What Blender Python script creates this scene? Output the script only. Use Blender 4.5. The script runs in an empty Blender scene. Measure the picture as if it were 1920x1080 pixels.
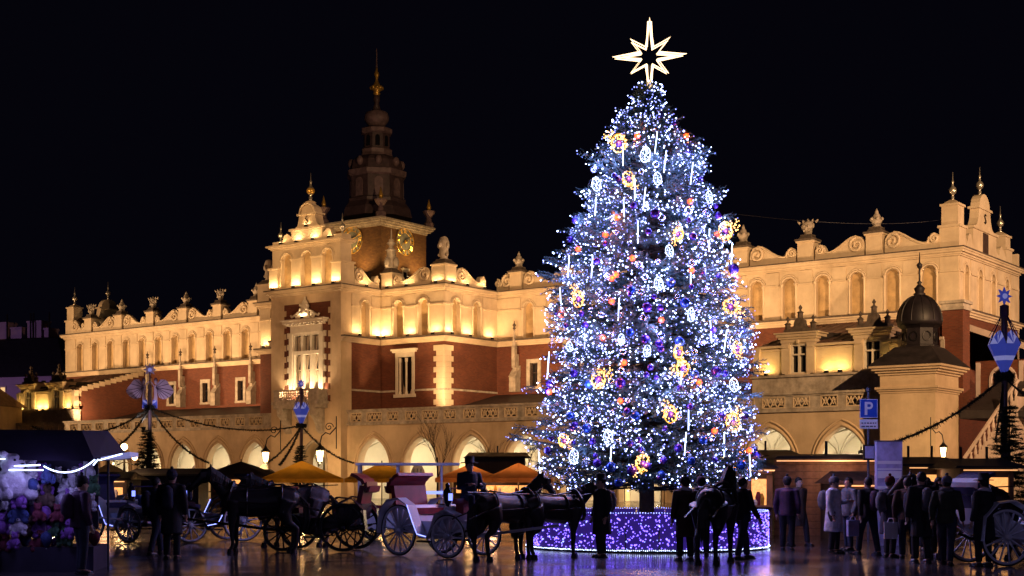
import bpy, bmesh, math, random
from mathutils import Vector, Matrix
R = math.radians
PI = math.pi
sc = bpy.context.scene
COL = sc.collection
rnd = random.Random(7)

# ------------------------------------------------------------------ camera, world, exposure
CAMZ, FPX, HY = 1.7, 2648.0, 898.0
cd = bpy.data.cameras.new('camera'); cam = bpy.data.objects.new('camera', cd); COL.objects.link(cam)
cd.sensor_width = 36; cd.lens = FPX / 1920 * 36
cd.shift_y = (HY - 540) / 1920
cd.clip_start = .5; cd.clip_end = 3000
cam.location = (0, 0, CAMZ); cam.rotation_euler = (R(90), 0, 0)
sc.camera = cam
w = bpy.data.worlds.new('World'); sc.world = w; w.use_nodes = True
bg = w.node_tree.nodes['Background']
bg.inputs[0].default_value = (.0013, .0012, .0030, 1); bg.inputs[1].default_value = 1.0      # night sky
sc.view_settings.view_transform = 'Standard'; sc.view_settings.look = 'None'
sc.view_settings.gamma = 1; sc.view_settings.use_curve_mapping = False
sc.view_settings.exposure = 0
sc.cycles.use_denoising = True
sc.cycles.max_bounces = 5; sc.cycles.diffuse_bounces = 2; sc.cycles.glossy_bounces = 3
sc.cycles.transmission_bounces = 3; sc.cycles.transparent_max_bounces = 8
sc.cycles.sample_clamp_indirect = 4
sc.cycles.caustics_reflective = False; sc.cycles.caustics_refractive = False

def at(px, Z, py=None):            # where a sight line at distance Z lies
    return ((px - 960) / FPX * Z, Z) if py is None else ((px - 960) / FPX * Z, Z, CAMZ + (HY - py) / FPX * Z)

# ------------------------------------------------------------------ materials
MATS = {}
def mat(name, col, rough=.7, metal=0, emit=None, es=0, noise=.12, nscale=3.0, bump=0, bscale=20, spec=.4, trans=0, sample=True, col2=None, streak=0):
    m = bpy.data.materials.new(name); m.use_nodes = True
    nt = m.node_tree; b = nt.nodes['Principled BSDF']
    b.inputs['Roughness'].default_value = rough; b.inputs['Metallic'].default_value = metal
    b.inputs['Specular IOR Level'].default_value = spec
    if trans: b.inputs['Transmission Weight'].default_value = trans
    tc = nt.nodes.new('ShaderNodeTexCoord')
    if noise:
        n = nt.nodes.new('ShaderNodeTexNoise'); n.inputs['Scale'].default_value = nscale; n.inputs['Detail'].default_value = 6
        n.inputs['Roughness'].default_value = .62
        nt.links.new(tc.outputs['Object'], n.inputs['Vector'])
        cr = nt.nodes.new('ShaderNodeValToRGB')
        d = 1 - noise * 1.6; u = 1 + noise
        c2 = col2 or tuple(c * d for c in col)
        cr.color_ramp.elements[0].position = .32; cr.color_ramp.elements[1].position = .68
        cr.color_ramp.elements[0].color = (*c2, 1)
        cr.color_ramp.elements[1].color = (*[min(1, c * u) for c in col], 1)
        nt.links.new(n.outputs['Fac'], cr.inputs['Fac']); nt.links.new(cr.outputs['Color'], b.inputs['Base Color'])
        if streak:      # rain streaks and soot running down the walls
            mp = nt.nodes.new('ShaderNodeMapping'); mp.inputs['Scale'].default_value = (.8, .8, .13); nt.links.new(tc.outputs['Object'], mp.inputs['Vector'])
            n3 = nt.nodes.new('ShaderNodeTexNoise'); n3.inputs['Scale'].default_value = 1; n3.inputs['Detail'].default_value = 7; n3.inputs['Roughness'].default_value = .7; nt.links.new(mp.outputs[0], n3.inputs['Vector'])
            c3 = nt.nodes.new('ShaderNodeValToRGB'); c3.color_ramp.elements[0].position = .36; c3.color_ramp.elements[1].position = .58; c3.color_ramp.elements[0].color = (*[1 - streak * q for q in (.9, 1, 1.1)], 1); c3.color_ramp.elements[1].color = (1, 1, 1, 1); nt.links.new(n3.outputs['Fac'], c3.inputs['Fac'])
            mm = nt.nodes.new('ShaderNodeMix'); mm.data_type = 'RGBA'; mm.blend_type = 'MULTIPLY'; mm.inputs[0].default_value = 1; nt.links.new(cr.outputs['Color'], mm.inputs[6]); nt.links.new(c3.outputs['Color'], mm.inputs[7]); nt.links.new(mm.outputs[2], b.inputs['Base Color'])
    else:
        b.inputs['Base Color'].default_value = (*col, 1)
    if bump:
        n2 = nt.nodes.new('ShaderNodeTexNoise'); n2.inputs['Scale'].default_value = bscale; n2.inputs['Detail'].default_value = 4
        nt.links.new(tc.outputs['Object'], n2.inputs['Vector'])
        bp = nt.nodes.new('ShaderNodeBump'); bp.inputs['Strength'].default_value = bump; bp.inputs['Distance'].default_value = .03
        nt.links.new(n2.outputs['Fac'], bp.inputs['Height']); nt.links.new(bp.outputs['Normal'], b.inputs['Normal'])
    if emit:
        b.inputs['Emission Color'].default_value = (*emit, 1); b.inputs['Emission Strength'].default_value = es
        if not sample: m.cycles.emission_sampling = 'NONE'
    MATS[name] = m
    return m

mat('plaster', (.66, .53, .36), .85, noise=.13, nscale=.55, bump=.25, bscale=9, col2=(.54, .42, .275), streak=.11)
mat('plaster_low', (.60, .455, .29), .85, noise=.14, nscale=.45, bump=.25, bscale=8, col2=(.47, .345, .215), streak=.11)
mat('plaster_pink', (.60, .47, .40), .85, noise=.14, nscale=.5, bump=.2, bscale=8)
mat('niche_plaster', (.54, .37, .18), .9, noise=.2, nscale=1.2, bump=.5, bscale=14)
mat('stone', (.50, .43, .34), .85, noise=.22, nscale=2.2, bump=.4, bscale=16, streak=.3)
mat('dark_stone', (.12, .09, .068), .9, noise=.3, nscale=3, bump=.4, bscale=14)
mat('roof', (.028, .022, .023), .55, noise=.3, nscale=1.4, bump=.3, bscale=6)
mat('roof_tile', (.16, .09, .065), .7, noise=.3, nscale=2, bump=.5, bscale=10)
mat('vault', (.72, .66, .52), .9, noise=.06, nscale=.8)
mat('white_frame', (.72, .64, .50), .5, noise=.06)
mat('curtain', (.55, .45, .33), .8, noise=.1)
mat('pane', (.012, .012, .015), .08, noise=0, spec=.6)
mat('gold', (.80, .48, .09), .3, .55, noise=.15, nscale=6)
mat('silver', (.72, .66, .52), .3, .8, noise=.15, nscale=6)
mat('copper', (.085, .055, .058), .5, 0, noise=.25, nscale=1.6, bump=.2, bscale=5)
mat('copper_light', (.20, .135, .135), .55, 0, noise=.25, nscale=1.6)
mat('dome_metal', (.016, .012, .015), .5, 0, noise=.3, nscale=2)
mat('clock_face', (.27, .275, .22), .6, noise=.2, nscale=2)
mat('iron', (.02, .018, .02), .45, .5, noise=.2)
mat('shade_wall', (.16, .10, .15), .9, noise=.15, nscale=.4)
mat('lilac_wall', (.36, .25, .36), .9, noise=.1, nscale=.4)
mat('wood', (.20, .105, .065), .6, noise=.3, nscale=3.5, bump=.3, bscale=12)
mat('dark_wood', (.06, .035, .028), .6, noise=.3, nscale=3)
mat('black_roof', (.02, .018, .024), .5, noise=.25, nscale=2)
mat('awning', (.028, .022, .05), .7, noise=.2, nscale=2)
def canvas(name, c):
    m = bpy.data.materials.new(name); m.use_nodes = True; nt = m.node_tree; nt.nodes.remove(nt.nodes['Principled BSDF'])
    d = nt.nodes.new('ShaderNodeBsdfDiffuse'); t = nt.nodes.new('ShaderNodeBsdfTranslucent'); mx = nt.nodes.new('ShaderNodeMixShader'); mx.inputs[0].default_value = .45
    n = nt.nodes.new('ShaderNodeTexNoise'); n.inputs['Scale'].default_value = 1.6; n.inputs['Detail'].default_value = 5; tc = nt.nodes.new('ShaderNodeTexCoord'); nt.links.new(tc.outputs['Object'], n.inputs['Vector'])
    cr = nt.nodes.new('ShaderNodeValToRGB'); cr.color_ramp.elements[0].position = .3; cr.color_ramp.elements[1].position = .7; cr.color_ramp.elements[0].color = (*[x * .72 for x in c], 1); cr.color_ramp.elements[1].color = (*c, 1); nt.links.new(n.outputs['Fac'], cr.inputs['Fac'])
    for s in (d, t): nt.links.new(cr.outputs['Color'], s.inputs['Color'])
    nt.links.new(d.outputs[0], mx.inputs[1]); nt.links.new(t.outputs[0], mx.inputs[2]); nt.links.new(mx.outputs[0], nt.nodes['Material Output'].inputs[0]); MATS[name] = m
canvas('yellow_canvas', (.66, .36, .05)); canvas('orange_canvas', (.66, .27, .11))
mat('dark_canvas', (.05, .03, .03), .8, noise=.2, nscale=1.4)
mat('beige_canvas', (.40, .29, .17), .8, noise=.12, nscale=1.4)
mat('white_paint', (.60, .60, .68), .3, noise=.08, nscale=3)
mat('black_paint', (.015, .013, .016), .25, noise=.2)
mat('dark_paint', (.035, .02, .025), .25, noise=.2)
mat('red_leather', (.22, .018, .025), .4, noise=.2, nscale=5)
mat('blue_leather', (.03, .03, .10), .4, noise=.2, nscale=5)
mat('tyre', (.015, .015, .017), .6, noise=.1)
mat('horse_hide', (.022, .013, .010), .5, noise=.25, nscale=4)
mat('horse_black', (.012, .010, .011), .45, noise=.25, nscale=4)
mat('horse_grey', (.13, .115, .12), .55, noise=.35, nscale=5)
mat('hair', (.010, .008, .007), .6, noise=.2)
mat('harness', (.02, .013, .012), .35, noise=.1)
mat('skin', (.42, .26, .19), .55, noise=.08)
for nm, c in dict(cloth_black=(.012, .012, .016), cloth_navy=(.016, .018, .04), cloth_brown=(.06, .035, .026), cloth_grey=(.11, .11, .13),
                  cloth_white=(.50, .48, .56), cloth_red=(.12, .018, .02), cloth_olive=(.03, .033, .02), jeans=(.02, .025, .05),
                  cloth_plum=(.045, .018, .05)).items():
    mat(nm, c, .85, noise=.25, nscale=8, bump=.2, bscale=30)
mat('shoe', (.012, .01, .01), .4, noise=.1)
mat('pole_paint', (.11, .07, .09), .5, noise=.2)
mat('angel_board', (.52, .40, .58), .6, noise=.06)
mat('angel_line', (.06, .03, .09), .6, noise=0)
mat('kite_blue', (.04, .055, .38), .5, noise=.1, emit=(.08, .11, .7), es=.28)
mat('kite_pale', (.22, .22, .50), .5, noise=.1, emit=(.38, .38, .85), es=.42)
mat('sign_blue', (.012, .06, .42), .4, noise=0, emit=(.01, .03, .3), es=.12)
mat('sign_white', (.75, .75, .80), .4, noise=0)
mat('sign_back', (.10, .10, .13), .5, noise=.1)
mat('spruce', (.050, .085, .080), .6, noise=.5, nscale=1.5)
mat('spruce_dark', (.018, .028, .014), .7, noise=.4, nscale=2)
mat('garland', (.020, .024, .014), .8, noise=.4, nscale=3)
mat('bark', (.07, .045, .03), .9, noise=.3, nscale=6, bump=.4)
mat('paper', (.42, .40, .66), .5, noise=.25, nscale=2.5)
# light givers, and surfaces with glow put into their colour
mat('led_white', (.03, .03, .03), .4, emit=(.55, .68, 1), es=5, noise=0)
mat('bulb_white', (.03, .03, .03), .4, emit=(.47, .57, 1), es=11, noise=0)
mat('bulb_soft', (.03, .03, .03), .4, emit=(.25, .29, 1), es=4.0, noise=0)
mat('bulb_gold', (.03, .03, .03), .4, emit=(1, .50, .14), es=4, noise=0)
mat('bulb_amber', (.03, .03, .03), .4, emit=(1, .075, .003), es=2.6, noise=0)
mat('bulb_violet', (.03, .03, .03), .4, emit=(.185, .105, 1), es=4.6, noise=0)
mat('bulb_dim', (.03, .03, .03), .4, emit=(.20, .26, 1), es=2.2, noise=0)
mat('star_tube', (.03, .03, .03), .4, emit=(1, .66, .36), es=3.6, noise=0)
mat('lamp_glass', (1, .8, .5), .4, emit=(1, .62, .25), es=16, noise=0)
mat('lit_pane', (.8, .6, .3), .4, emit=(1, .62, .22), es=.9, noise=0)
mat('flood_glass', (1, .9, .7), .4, emit=(1, .75, .4), es=6, noise=0)
mat('violet_glow_panel', (.035, .02, .14), .5, emit=(.095, .04, .55), es=.24, noise=.35, nscale=3)  # panel emission stands in for lights behind the fence
mat('strip_warm', (1, .8, .5), .4, emit=(1, .45, .16), es=1.0, noise=0)
mat('glowing_goods', (.7, .4, .2), .6, emit=(1, .42, .12), es=1.2, noise=.5, nscale=9)  # glow put into goods and stall backs in place of stall lighting
mat('bauble_blue', (.03, .08, .42), .12, .55, noise=.1)
mat('bauble_violet', (.06, .02, .24), .12, .55, noise=.1)
mat('bauble_copper', (.30, .09, .03), .15, .6, noise=.1)
for nm, c in dict(plush_white=(.45, .42, .50), plush_violet=(.20, .07, .35), plush_red=(.15, .025, .05), plush_green=(.035, .09, .05), plush_blue=(.04, .06, .20), plush_brown=(.10, .06, .045)).items():
    mat(nm, c, .9, noise=.25, nscale=9, bump=.6, bscale=40)

def brick_mat():
    m = bpy.data.materials.new('brick'); m.use_nodes = True; nt = m.node_tree; b = nt.nodes['Principled BSDF']
    tc = nt.nodes.new('ShaderNodeTexCoord'); sp = nt.nodes.new('ShaderNodeSeparateXYZ'); ad = nt.nodes.new('ShaderNodeMath'); cb = nt.nodes.new('ShaderNodeCombineXYZ')
    nt.links.new(tc.outputs['Object'], sp.inputs[0]); nt.links.new(sp.outputs[0], ad.inputs[0]); nt.links.new(sp.outputs[1], ad.inputs[1])
    nt.links.new(ad.outputs[0], cb.inputs[0]); nt.links.new(sp.outputs[2], cb.inputs[1])
    br = nt.nodes.new('ShaderNodeTexBrick'); br.inputs['Scale'].default_value = 1
    br.inputs['Brick Width'].default_value = .29; br.inputs['Row Height'].default_value = .10; br.inputs['Mortar Size'].default_value = .012
    br.inputs['Color1'].default_value = (.30, .072, .028, 1); br.inputs['Color2'].default_value = (.21, .045, .018, 1); br.inputs['Mortar'].default_value = (.20, .10, .06, 1)
    nt.links.new(cb.outputs[0], br.inputs['Vector'])
    n = nt.nodes.new('ShaderNodeTexNoise'); n.inputs['Scale'].default_value = .7; n.inputs['Detail'].default_value = 6; nt.links.new(tc.outputs['Object'], n.inputs['Vector'])
    mx = nt.nodes.new('ShaderNodeMix'); mx.data_type = 'RGBA'; mx.blend_type = 'MULTIPLY'; mx.inputs[0].default_value = .55
    nt.links.new(br.outputs['Color'], mx.inputs[6]); nt.links.new(n.outputs['Fac'], mx.inputs[7])
    mx2 = nt.nodes.new('ShaderNodeMix'); mx2.data_type = 'RGBA'; mx2.blend_type = 'MULTIPLY'; mx2.inputs[0].default_value = 1
    mx2.inputs[7].default_value = (.74, .74, .74, 1); nt.links.new(mx.outputs[2], mx2.inputs[6])
    nt.links.new(mx2.outputs[2], b.inputs['Base Color']); b.inputs['Roughness'].default_value = .85
    bp = nt.nodes.new('ShaderNodeBump'); bp.inputs['Strength'].default_value = .4; bp.inputs['Distance'].default_value = .01
    nt.links.new(br.outputs['Fac'], bp.inputs['Height']); bp.invert = True; nt.links.new(bp.outputs['Normal'], b.inputs['Normal'])
    MATS['brick'] = m
    t = m.copy(); t.name = 'tower_brick'; MATS['tower_brick'] = t
    for nd in t.node_tree.nodes:
        if nd.type == 'TEX_BRICK':
            nd.inputs['Color1'].default_value = (.33, .17, .06, 1); nd.inputs['Color2'].default_value = (.22, .10, .04, 1)
            nd.inputs['Brick Width'].default_value = .45; nd.inputs['Row Height'].default_value = .2
brick_mat()

def wet_ground():
    m = bpy.data.materials.new('wet_paving'); m.use_nodes = True; nt = m.node_tree; b = nt.nodes['Principled BSDF']
    tc = nt.nodes.new('ShaderNodeTexCoord')
    br = nt.nodes.new('ShaderNodeTexBrick'); br.inputs['Scale'].default_value = 1; br.inputs['Brick Width'].default_value = .62; br.inputs['Row Height'].default_value = .4
    br.inputs['Mortar Size'].default_value = .014
    br.inputs['Color1'].default_value = (.040, .037, .042, 1); br.inputs['Color2'].default_value = (.062, .056, .060, 1); br.inputs['Mortar'].default_value = (.014, .013, .015, 1)
    nt.links.new(tc.outputs['Object'], br.inputs['Vector'])
    n = nt.nodes.new('ShaderNodeTexNoise'); n.inputs['Scale'].default_value = .45; n.inputs['Detail'].default_value = 5; nt.links.new(tc.outputs['Object'], n.inputs['Vector'])
    mr = nt.nodes.new('ShaderNodeMapRange'); mr.inputs[1].default_value = .35; mr.inputs[2].default_value = .68; mr.inputs[3].default_value = .09; mr.inputs[4].default_value = .27
    nt.links.new(n.outputs['Fac'], mr.inputs[0]); nt.links.new(mr.outputs[0], b.inputs['Roughness'])
    nt.links.new(br.outputs['Color'], b.inputs['Base Color']); b.inputs['Specular IOR Level'].default_value = .6
    n2 = nt.nodes.new('ShaderNodeTexNoise'); n2.inputs['Scale'].default_value = 5; n2.inputs['Detail'].default_value = 3; nt.links.new(tc.outputs['Object'], n2.inputs['Vector'])
    ad = nt.nodes.new('ShaderNodeMath'); ad.operation = 'MULTIPLY_ADD'; ad.inputs[1].default_value = -.5; nt.links.new(br.outputs['Fac'], ad.inputs[0]); nt.links.new(n2.outputs['Fac'], ad.inputs[2])
    bp = nt.nodes.new('ShaderNodeBump'); bp.inputs['Strength'].default_value = .13; bp.inputs['Distance'].default_value = .02
    nt.links.new(ad.outputs[0], bp.inputs['Height']); nt.links.new(bp.outputs['Normal'], b.inputs['Normal'])
    MATS['wet_paving'] = m
wet_ground()

def glass_ball():
    m = bpy.data.materials.new('clear_glass'); m.use_nodes = True; nt = m.node_tree
    out = nt.nodes['Material Output']; nt.nodes.remove(nt.nodes['Principled BSDF'])
    lw = nt.nodes.new('ShaderNodeLayerWeight'); lw.inputs['Blend'].default_value = .35
    t = nt.nodes.new('ShaderNodeBsdfTransparent'); g = nt.nodes.new('ShaderNodeBsdfGlossy'); g.inputs['Roughness'].default_value = .06
    g.inputs['Color'].default_value = (.8, .8, 1, 1)
    mx = nt.nodes.new('ShaderNodeMixShader'); nt.links.new(lw.outputs['Facing'], mx.inputs[0]); nt.links.new(t.outputs[0], mx.inputs[1]); nt.links.new(g.outputs[0], mx.inputs[2])
    nt.links.new(mx.outputs[0], out.inputs[0]); MATS['clear_glass'] = m
    m2 = m.copy(); m2.name = 'window_glass'; MATS['window_glass'] = m2
    for nd in m2.node_tree.nodes:
        if nd.type == 'LAYER_WEIGHT': nd.inputs['Blend'].default_value = .15
glass_ball()

# ------------------------------------------------------------------ mesh helpers
class Frame:
    """a wall line: t along it, o outward, z up (all local to the thing)"""
    def __init__(s, ox, oy, deg=0):
        s.ox, s.oy, s.a = ox, oy, R(deg)
        s.dx, s.dy = math.cos(s.a), math.sin(s.a); s.nx, s.ny = s.dy, -s.dx
    def p(s, t, z, o=0): return (s.ox + t * s.dx + o * s.nx, s.oy + t * s.dy + o * s.ny, z)
I0 = Frame(0, 0, 0)

class MB:
    def __init__(s): s.v = []; s.f = []
    def poly(s, pts):
        k = len(s.v); s.v += [tuple(p) for p in pts]; s.f.append(tuple(range(k, k + len(pts)))); return s
    def hexa(s, c):
        k = len(s.v); s.v += [tuple(p) for p in c]
        for q in ((0, 3, 2, 1), (4, 5, 6, 7), (0, 1, 5, 4), (1, 2, 6, 5), (2, 3, 7, 6), (3, 0, 4, 7)): s.f.append(tuple(k + i for i in q))
        return s
    def box(s, x0, x1, y0, y1, z0, z1):
        return s.hexa([(x0, y0, z0), (x1, y0, z0), (x1, y1, z0), (x0, y1, z0), (x0, y0, z1), (x1, y0, z1), (x1, y1, z1), (x0, y1, z1)])
    def fb(s, F, t0, t1, z0, z1, o0, o1):
        return s.hexa([F.p(t0, z0, o1), F.p(t1, z0, o1), F.p(t1, z0, o0), F.p(t0, z0, o0), F.p(t0, z1, o1), F.p(t1, z1, o1), F.p(t1, z1, o0), F.p(t0, z1, o0)])
    def extr(s, F, poly, o0, o1):
        n = len(poly); k = len(s.v)
        s.v += [F.p(t, z, o1) for t, z in poly] + [F.p(t, z, o0) for t, z in poly]
        s.f.append(tuple(range(k, k + n))); s.f.append(tuple(range(k + 2 * n - 1, k + n - 1, -1)))
        for i in range(n):
            j = (i + 1) % n; s.f.append((k + i, k + n + i, k + n + j, k + j))
        return s
    def lathe(s, prof, c=(0, 0, 0), seg=12, phase=0, sx=1, sy=1, cap=True):
        k = len(s.v); n = len(prof)
        for r, z in prof:
            for i in range(seg):
                a = phase + 2 * PI * i / seg; s.v.append((c[0] + r * sx * math.cos(a), c[1] + r * sy * math.sin(a), c[2] + z))
        for j in range(n - 1):
            for i in range(seg):
                i2 = (i + 1) % seg; s.f.append((k + j * seg + i, k + j * seg + i2, k + (j + 1) * seg + i2, k + (j + 1) * seg + i))
        if cap:
            s.f.append(tuple(k + i for i in range(seg - 1, -1, -1))); s.f.append(tuple(k + (n - 1) * seg + i for i in range(seg)))
        return s
    def tube(s, pts, rad, seg=6, closed=False, flat=1.0):
        pts = [Vector(p) for p in pts]; n = len(pts); k = len(s.v)
        rr = rad if isinstance(rad, (list, tuple)) else [rad] * n
        up = None
        for i, p in enumerate(pts):
            if closed: d = pts[(i + 1) % n] - pts[i - 1]
            else: d = pts[min(i + 1, n - 1)] - pts[max(i - 1, 0)]
            if d.length < 1e-9: d = Vector((0, 0, 1))
            d.normalize()
            if up is None: up = Vector((0, 0, 1)) if abs(d.z) < .9 else Vector((1, 0, 0))
            a = d.cross(up)
            if a.length < 1e-5: a = d.orthogonal()
            a.normalize(); b = a.cross(d); up = b
            for q in range(seg):
                t = 2 * PI * q / seg; s.v.append(tuple(p + a * (rr[i] * math.cos(t) * flat) + b * (rr[i] * math.sin(t))))
        m = n if closed else n - 1
        for i in range(m):
            i2 = (i + 1) % n
            for q in range(seg):
                q2 = (q + 1) % seg; s.f.append((k + i * seg + q, k + i * seg + q2, k + i2 * seg + q2, k + i2 * seg + q))
        if not closed:
            s.f.append(tuple(k + q for q in range(seg - 1, -1, -1))); s.f.append(tuple(k + (n - 1) * seg + q for q in range(seg)))
        return s
    def ball(s, c, r, seg=10, rings=6, sx=1, sy=1, sz=1):
        pr = [(max(.02, math.sin(PI * i / rings)) * r, -math.cos(PI * i / rings) * r * sz) for i in range(rings + 1)]
        return s.lathe(pr, c, seg, sx=sx, sy=sy)
    def mesh(s, name, m, smooth=False):
        me = bpy.data.meshes.new(name); me.from_pydata(s.v, [], s.f); me.update()
        bm = bmesh.new(); bm.from_mesh(me); bmesh.ops.recalc_face_normals(bm, faces=bm.faces); bm.to_mesh(me); bm.free()
        if m: me.materials.append(MATS[m])
        if smooth: me.shade_smooth()
        return me
    def build(s, name, m, parent=None, smooth=False, loc=None, rz=0):
        return link(name, s.mesh(name, m, smooth), parent, loc, rz)

def link(name, me, parent=None, loc=None, rz=0, m=None):
    o = bpy.data.objects.new(name, me); COL.objects.link(o); o.parent = parent
    if loc: o.location = loc
    if rz: o.rotation_euler = (0, 0, rz)
    if m:
        o.material_slots[0].link = 'OBJECT'; o.material_slots[0].material = MATS[m]
    return o
def tag(o, label, cat, group=None, kind=None):
    if label: o['label'] = label
    if cat: o['category'] = cat
    if group: o['group'] = group
    if kind: o['kind'] = kind
    return o
def thing(name, label, cat, loc=(0, 0, 0), rz=0, group=None):
    o = bpy.data.objects.new(name, None); COL.objects.link(o); o.location = loc; o.rotation_euler = (0, 0, rz); o.empty_display_size = .3
    return tag(o, label, cat, group)
def copy_tree(o, parent=None, label=None, group=None, loc=None, rz=None, swap=None, sc_=None):
    c = o.copy(); COL.objects.link(c); c.parent = parent
    if label: c['label'] = label
    if group: c['group'] = group
    if loc is not None: c.location = loc
    if rz is not None: c.rotation_euler = (0, 0, rz)
    if sc_: c.scale = (sc_, sc_, sc_)
    if swap and c.type == 'MESH':
        b = c.name.split('.')[0]
        if b in swap: c.material_slots[0].link = 'OBJECT'; c.material_slots[0].material = MATS[swap[b]]
    for ch in o.children: copy_tree(ch, c, swap=swap)
    return c
def put(me, name, F, t, z, o, parent, m=None):
    return link(name, me, parent, F.p(t, z, o), F.a, m)
def light(kind, parent, loc, power, col, size=.1, aim=None, angle=150, blend=1):
    l = bpy.data.lights.new('lamp_light', kind); l.energy = power; l.color = col; l.shadow_soft_size = size
    o = bpy.data.objects.new('lamp_light', l); COL.objects.link(o); o.parent = parent; o.location = loc
    if kind == 'SPOT': l.spot_size = R(angle); l.spot_blend = blend
    if aim is not None: o.rotation_euler = Vector(aim).to_track_quat('-Z', 'Y').to_euler()
    return o
def fuse(mb, voxel, name, m, smooth_it=4):
    me = mb.mesh('tmp', None); o = bpy.data.objects.new('tmp', me); COL.objects.link(o)
    md = o.modifiers.new('r', 'REMESH'); md.mode = 'VOXEL'; md.voxel_size = voxel
    sm = o.modifiers.new('s', 'SMOOTH'); sm.iterations = smooth_it; sm.factor = .5
    dg = bpy.context.evaluated_depsgraph_get()
    out = bpy.data.meshes.new_from_object(o.evaluated_get(dg)); out.name = name
    bpy.data.objects.remove(o); bpy.data.meshes.remove(me)
    out.materials.clear(); out.materials.append(MATS[m]); out.shade_smooth()
    return out

def arch_pts(tc, a, zs, kind, n=7):
    if kind == 'round': return [(tc - a * math.cos(PI * i / (2 * n)), zs + a * math.sin(PI * i / (2 * n))) for i in range(2 * n + 1)]
    if kind == 'flat': return [(tc - a, zs), (tc + a, zs)]
    rr = 1.45 * a; th = math.acos((rr - a) / rr)
    L = [(tc + (rr - a) - rr * math.cos(th * i / n), zs + rr * math.sin(th * i / n)) for i in range(n + 1)]
    return L + [(2 * tc - t, z) for t, z in reversed(L[:-1])]
def arched_wall(mb, F, t0, t1, z0, z1, ops, depth, o=0, back=None):
    """a wall face with real openings: ops = (tc, half width, sill z, spring z, kind)"""
    x = t0
    q = lambda a, b, c, d: mb.poly([F.p(a, c, o), F.p(b, c, o), F.p(b, d, o), F.p(a, d, o)])
    for (tc, a, zi, zs, kd) in sorted(ops):
        if tc - a - x > 1e-4: q(x, tc - a, z0, z1)
        if zi - z0 > 1e-4: q(tc - a, tc + a, z0, zi)
        A = arch_pts(tc, a, zs, kd)
        for (p, p2) in zip(A, A[1:]): mb.poly([F.p(*p, o), F.p(*p2, o), F.p(p2[0], z1, o), F.p(p[0], z1, o)])
        out = [(tc - a, zi)] + A + [(tc + a, zi)]
        for (p, p2) in zip(out, out[1:] + out[:1]): mb.poly([F.p(*p, o), F.p(*p2, o), F.p(*p2, o - depth), F.p(*p, o - depth)])
        if back is not None: back.poly([F.p(*p, o - depth + .004) for p in out])
        x = tc + a
    if t1 - x > 1e-4: q(x, t1, z0, z1)
def spiral(mb, F, tc, zc, r, o, turn=1, start=0, rad=.07, seg=5):
    pts = []
    for i in range(22):
        a = start + turn * i * 2 * PI * 1.5 / 21; rr = r * (1 - i / 24)
        pts.append(F.p(tc + rr * math.cos(a), zc + rr * math.sin(a), o))
    mb.tube(pts, rad, seg)

# ------------------------------------------------------------------ ground
g = MB(); g.poly([(-600, -60, 0), (600, -60, 0), (600, 900, 0), (-600, 900, 0)])
tag(g.build('market_square', 'wet_paving'), 'dark wet stone paving of the market square', None, kind='structure')

# ------------------------------------------------------------------ the cloth hall
HALL_LOC, HALL_RZ = (31.758, 100.294, 0), R(-36.64)
hall = thing('cloth_hall', 'long floodlit cream and brick arcaded hall with scrolled parapet', 'building', HALL_LOC, HALL_RZ)
def hw(x, y, z=0):               # a hall position in the world
    c, s = math.cos(HALL_RZ), math.sin(HALL_RZ)
    return (HALL_LOC[0] + x * c - y * s, HALL_LOC[1] + x * s + y * c, z)
XL, XR, DEP = -103.4, 0.0, 13.4
SL, SR, SY = -63.55, -41.25, -7.3           # shoulder block
BL, BR_, BY = -56.85, -48.45, -12.3         # front bay
AY = -11.5                                  # arcade front
BC = (BL + BR_) / 2
FR = Frame(0, 0, 0); FG = Frame(XR, 0, 90); FGl = Frame(XL, 0, -90)
FS = Frame(0, SY, 0); FSr = Frame(SR, 0, 90); FSl = Frame(SL, 0, -90)
FB = Frame(0, BY, 0); FBr = Frame(BR_, 0, 90); FBl = Frame(BL, 0, -90)
FA = Frame(0, AY, 0)

# --- blind arch dressing, one mesh shared
def blind_arch(a, zi, zs):
    m = MB(); F = I0
    A = arch_pts(0, a + .07, zs, 'round', 6)
    m.tube([F.p(t, z, .03) for t, z in A], .085, 6)
    A2 = arch_pts(0, a + .22, zs, 'round', 6)
    m.tube([F.p(t, z, .0) for t, z in A2], .07, 5)
    for s in (-1, 1):
        c = s * (a + .06)
        m.lathe([(.10, zi), (.10, zi + .12), (.065, zi + .18), (.06, zs - .32), (.085, zs - .28), (.06, zs - .24), (.12, zs - .06), (.12, zs)], F.p(c, 0, .02), 8)
        m.fb(F, c - .15, c + .15, zs, zs + .09, -.1, .16)
    return m.mesh('blind_arch', 'plaster', True)
NI = dict(a=.52, zi=13.98, zs=16.55)
ba = blind_arch(**NI)
walls = [(FR, XL, SL, [XL + 2.72 + 2.72 * k for k in range(14)]), (FR, SR, XR, [-2.19 - 2.74 * k for k in range(14)]),
         (FG, 0, DEP, [1.5, 4.5, 7.45, 10.7]), (FGl, -DEP, 0, [-10.7, -7.45, -4.5, -1.5]),
         (FS, SL, BL, [-61.3, -58.5]), (FS, BR_, SR, [-46.36, -43.56]), (FSr, SY, 0, [-5.75, -2.87]), (FSl, 0, -SY, [2.87, 5.75]),
         (FBr, BY + 1.3, SY, [-9.3]), (FBl, -SY, -BY - 1.3, [9.3])]
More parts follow.
